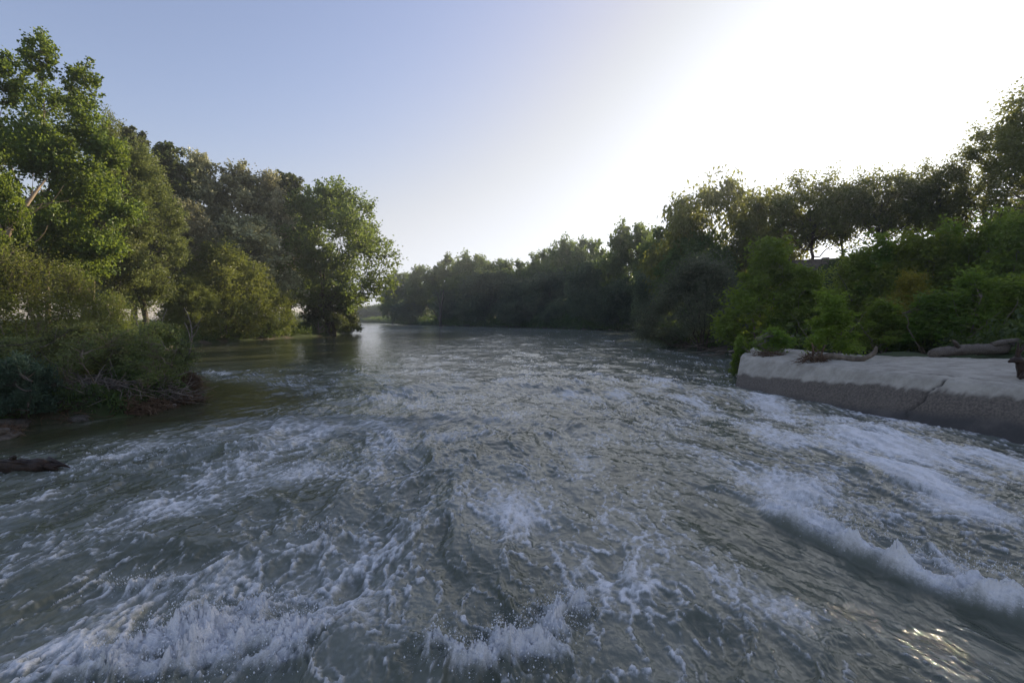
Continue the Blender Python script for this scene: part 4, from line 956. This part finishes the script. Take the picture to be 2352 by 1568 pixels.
# ------------------------------------------------------------------ light and sky
SUN_EL, SUN_AZ = R(14.0), R(42.0)
w = bpy.data.worlds.new('World'); scene.world = w; w.use_nodes = True
wn, wl = w.node_tree.nodes, w.node_tree.links
wn.clear()
sky = wn.new('ShaderNodeTexSky'); sky.sky_type = 'NISHITA'; sky.sun_disc = False
sky.sun_elevation = SUN_EL; sky.sun_rotation = SUN_AZ
sky.air_density = 1.1; sky.dust_density = 1.3; sky.ozone_density = 0.5; sky.altitude = 50
bg = wn.new('ShaderNodeBackground'); bg.inputs[1].default_value = .11
wo = wn.new('ShaderNodeOutputWorld')
tm = wn.new('ShaderNodeMix'); tm.data_type = 'RGBA'; tm.blend_type = 'MULTIPLY'; tm.inputs[0].default_value = 1.0
tm.inputs[7].default_value = (1.03, .92, 1.05, 1)      # the camera's cool white balance
wl.new(sky.outputs[0], tm.inputs[6])
# a hazy sky evens out: its brightest part by the sun is toned down against the rest
lu = wn.new('ShaderNodeRGBToBW'); wl.new(tm.outputs[2], lu.inputs[0])
ma = wn.new('ShaderNodeMath'); ma.operation = 'MULTIPLY'; ma.inputs[1].default_value = .12 / .55; wl.new(lu.outputs[0], ma.inputs[0])
mb = wn.new('ShaderNodeMath'); mb.operation = 'MULTIPLY_ADD'; mb.inputs[2].default_value = 1.0; wl.new(ma.outputs[0], mb.inputs[0]); wl.new(ma.outputs[0], mb.inputs[1])
mc = wn.new('ShaderNodeMath'); mc.operation = 'POWER'; mc.inputs[1].default_value = -.36; wl.new(mb.outputs[0], mc.inputs[0])
md = wn.new('ShaderNodeMath'); md.operation = 'MULTIPLY'; md.inputs[1].default_value = 1.14; wl.new(mc.outputs[0], md.inputs[0])
sc_ = wn.new('ShaderNodeVectorMath'); sc_.operation = 'SCALE'; wl.new(tm.outputs[2], sc_.inputs[0]); wl.new(md.outputs[0], sc_.inputs['Scale'])
wf = wn.new('ShaderNodeMapRange'); wf.interpolation_type = 'SMOOTHSTEP'; wf.inputs[1].default_value = 1.9; wf.inputs[2].default_value = 4.6; wl.new(lu.outputs[0], wf.inputs[0])
wm = wn.new('ShaderNodeMath'); wm.operation = 'MULTIPLY'; wl.new(lu.outputs[0], wm.inputs[0]); wl.new(md.outputs[0], wm.inputs[1])
wc = wn.new('ShaderNodeMix'); wc.data_type = 'RGBA'; wl.new(wf.outputs[0], wc.inputs[0]); wl.new(sc_.outputs[0], wc.inputs[6]); wb = wn.new('ShaderNodeVectorMath'); wb.operation = 'SCALE'; wb.inputs[0].default_value = (.955, .985, 1.06); wl.new(wm.outputs[0], wb.inputs['Scale']); wl.new(wb.outputs[0], wc.inputs[7])
wl.new(wc.outputs[2], bg.inputs[0]); wl.new(bg.outputs[0], wo.inputs[0])     # the glare round the sun is white
sd = Vector((math.sin(SUN_AZ) * math.cos(SUN_EL), math.cos(SUN_AZ) * math.cos(SUN_EL), math.sin(SUN_EL)))
L = bpy.data.lights.new('sun', 'SUN'); L.energy = 5.0; L.angle = R(.53); L.color = (1.0, .83, .59)
so = link('sun', L); so.rotation_euler = sd.to_track_quat('Z', 'Y').to_euler()

cam = bpy.data.cameras.new('camera'); cam.lens = F; cam.sensor_width = 36; cam.clip_end = 5000; cam.clip_start = .05
co = link('camera', cam, loc=(0, 0, CAM_H)); co.rotation_euler = (R(90) - math.atan(51 / 1110.), 0, 0)
scene.camera = co
scene.view_settings.view_transform = 'Standard'; scene.view_settings.look = 'None'
scene.view_settings.exposure = 0.92; scene.view_settings.gamma = 1.0
cy = scene.cycles
cy.max_bounces = 6; cy.diffuse_bounces = 3; cy.glossy_bounces = 3; cy.transmission_bounces = 4; cy.transparent_max_bounces = 4
cy.volume_bounces = 0
cy.caustics_reflective = False; cy.caustics_refractive = False
cy.sample_clamp_indirect = 6.0
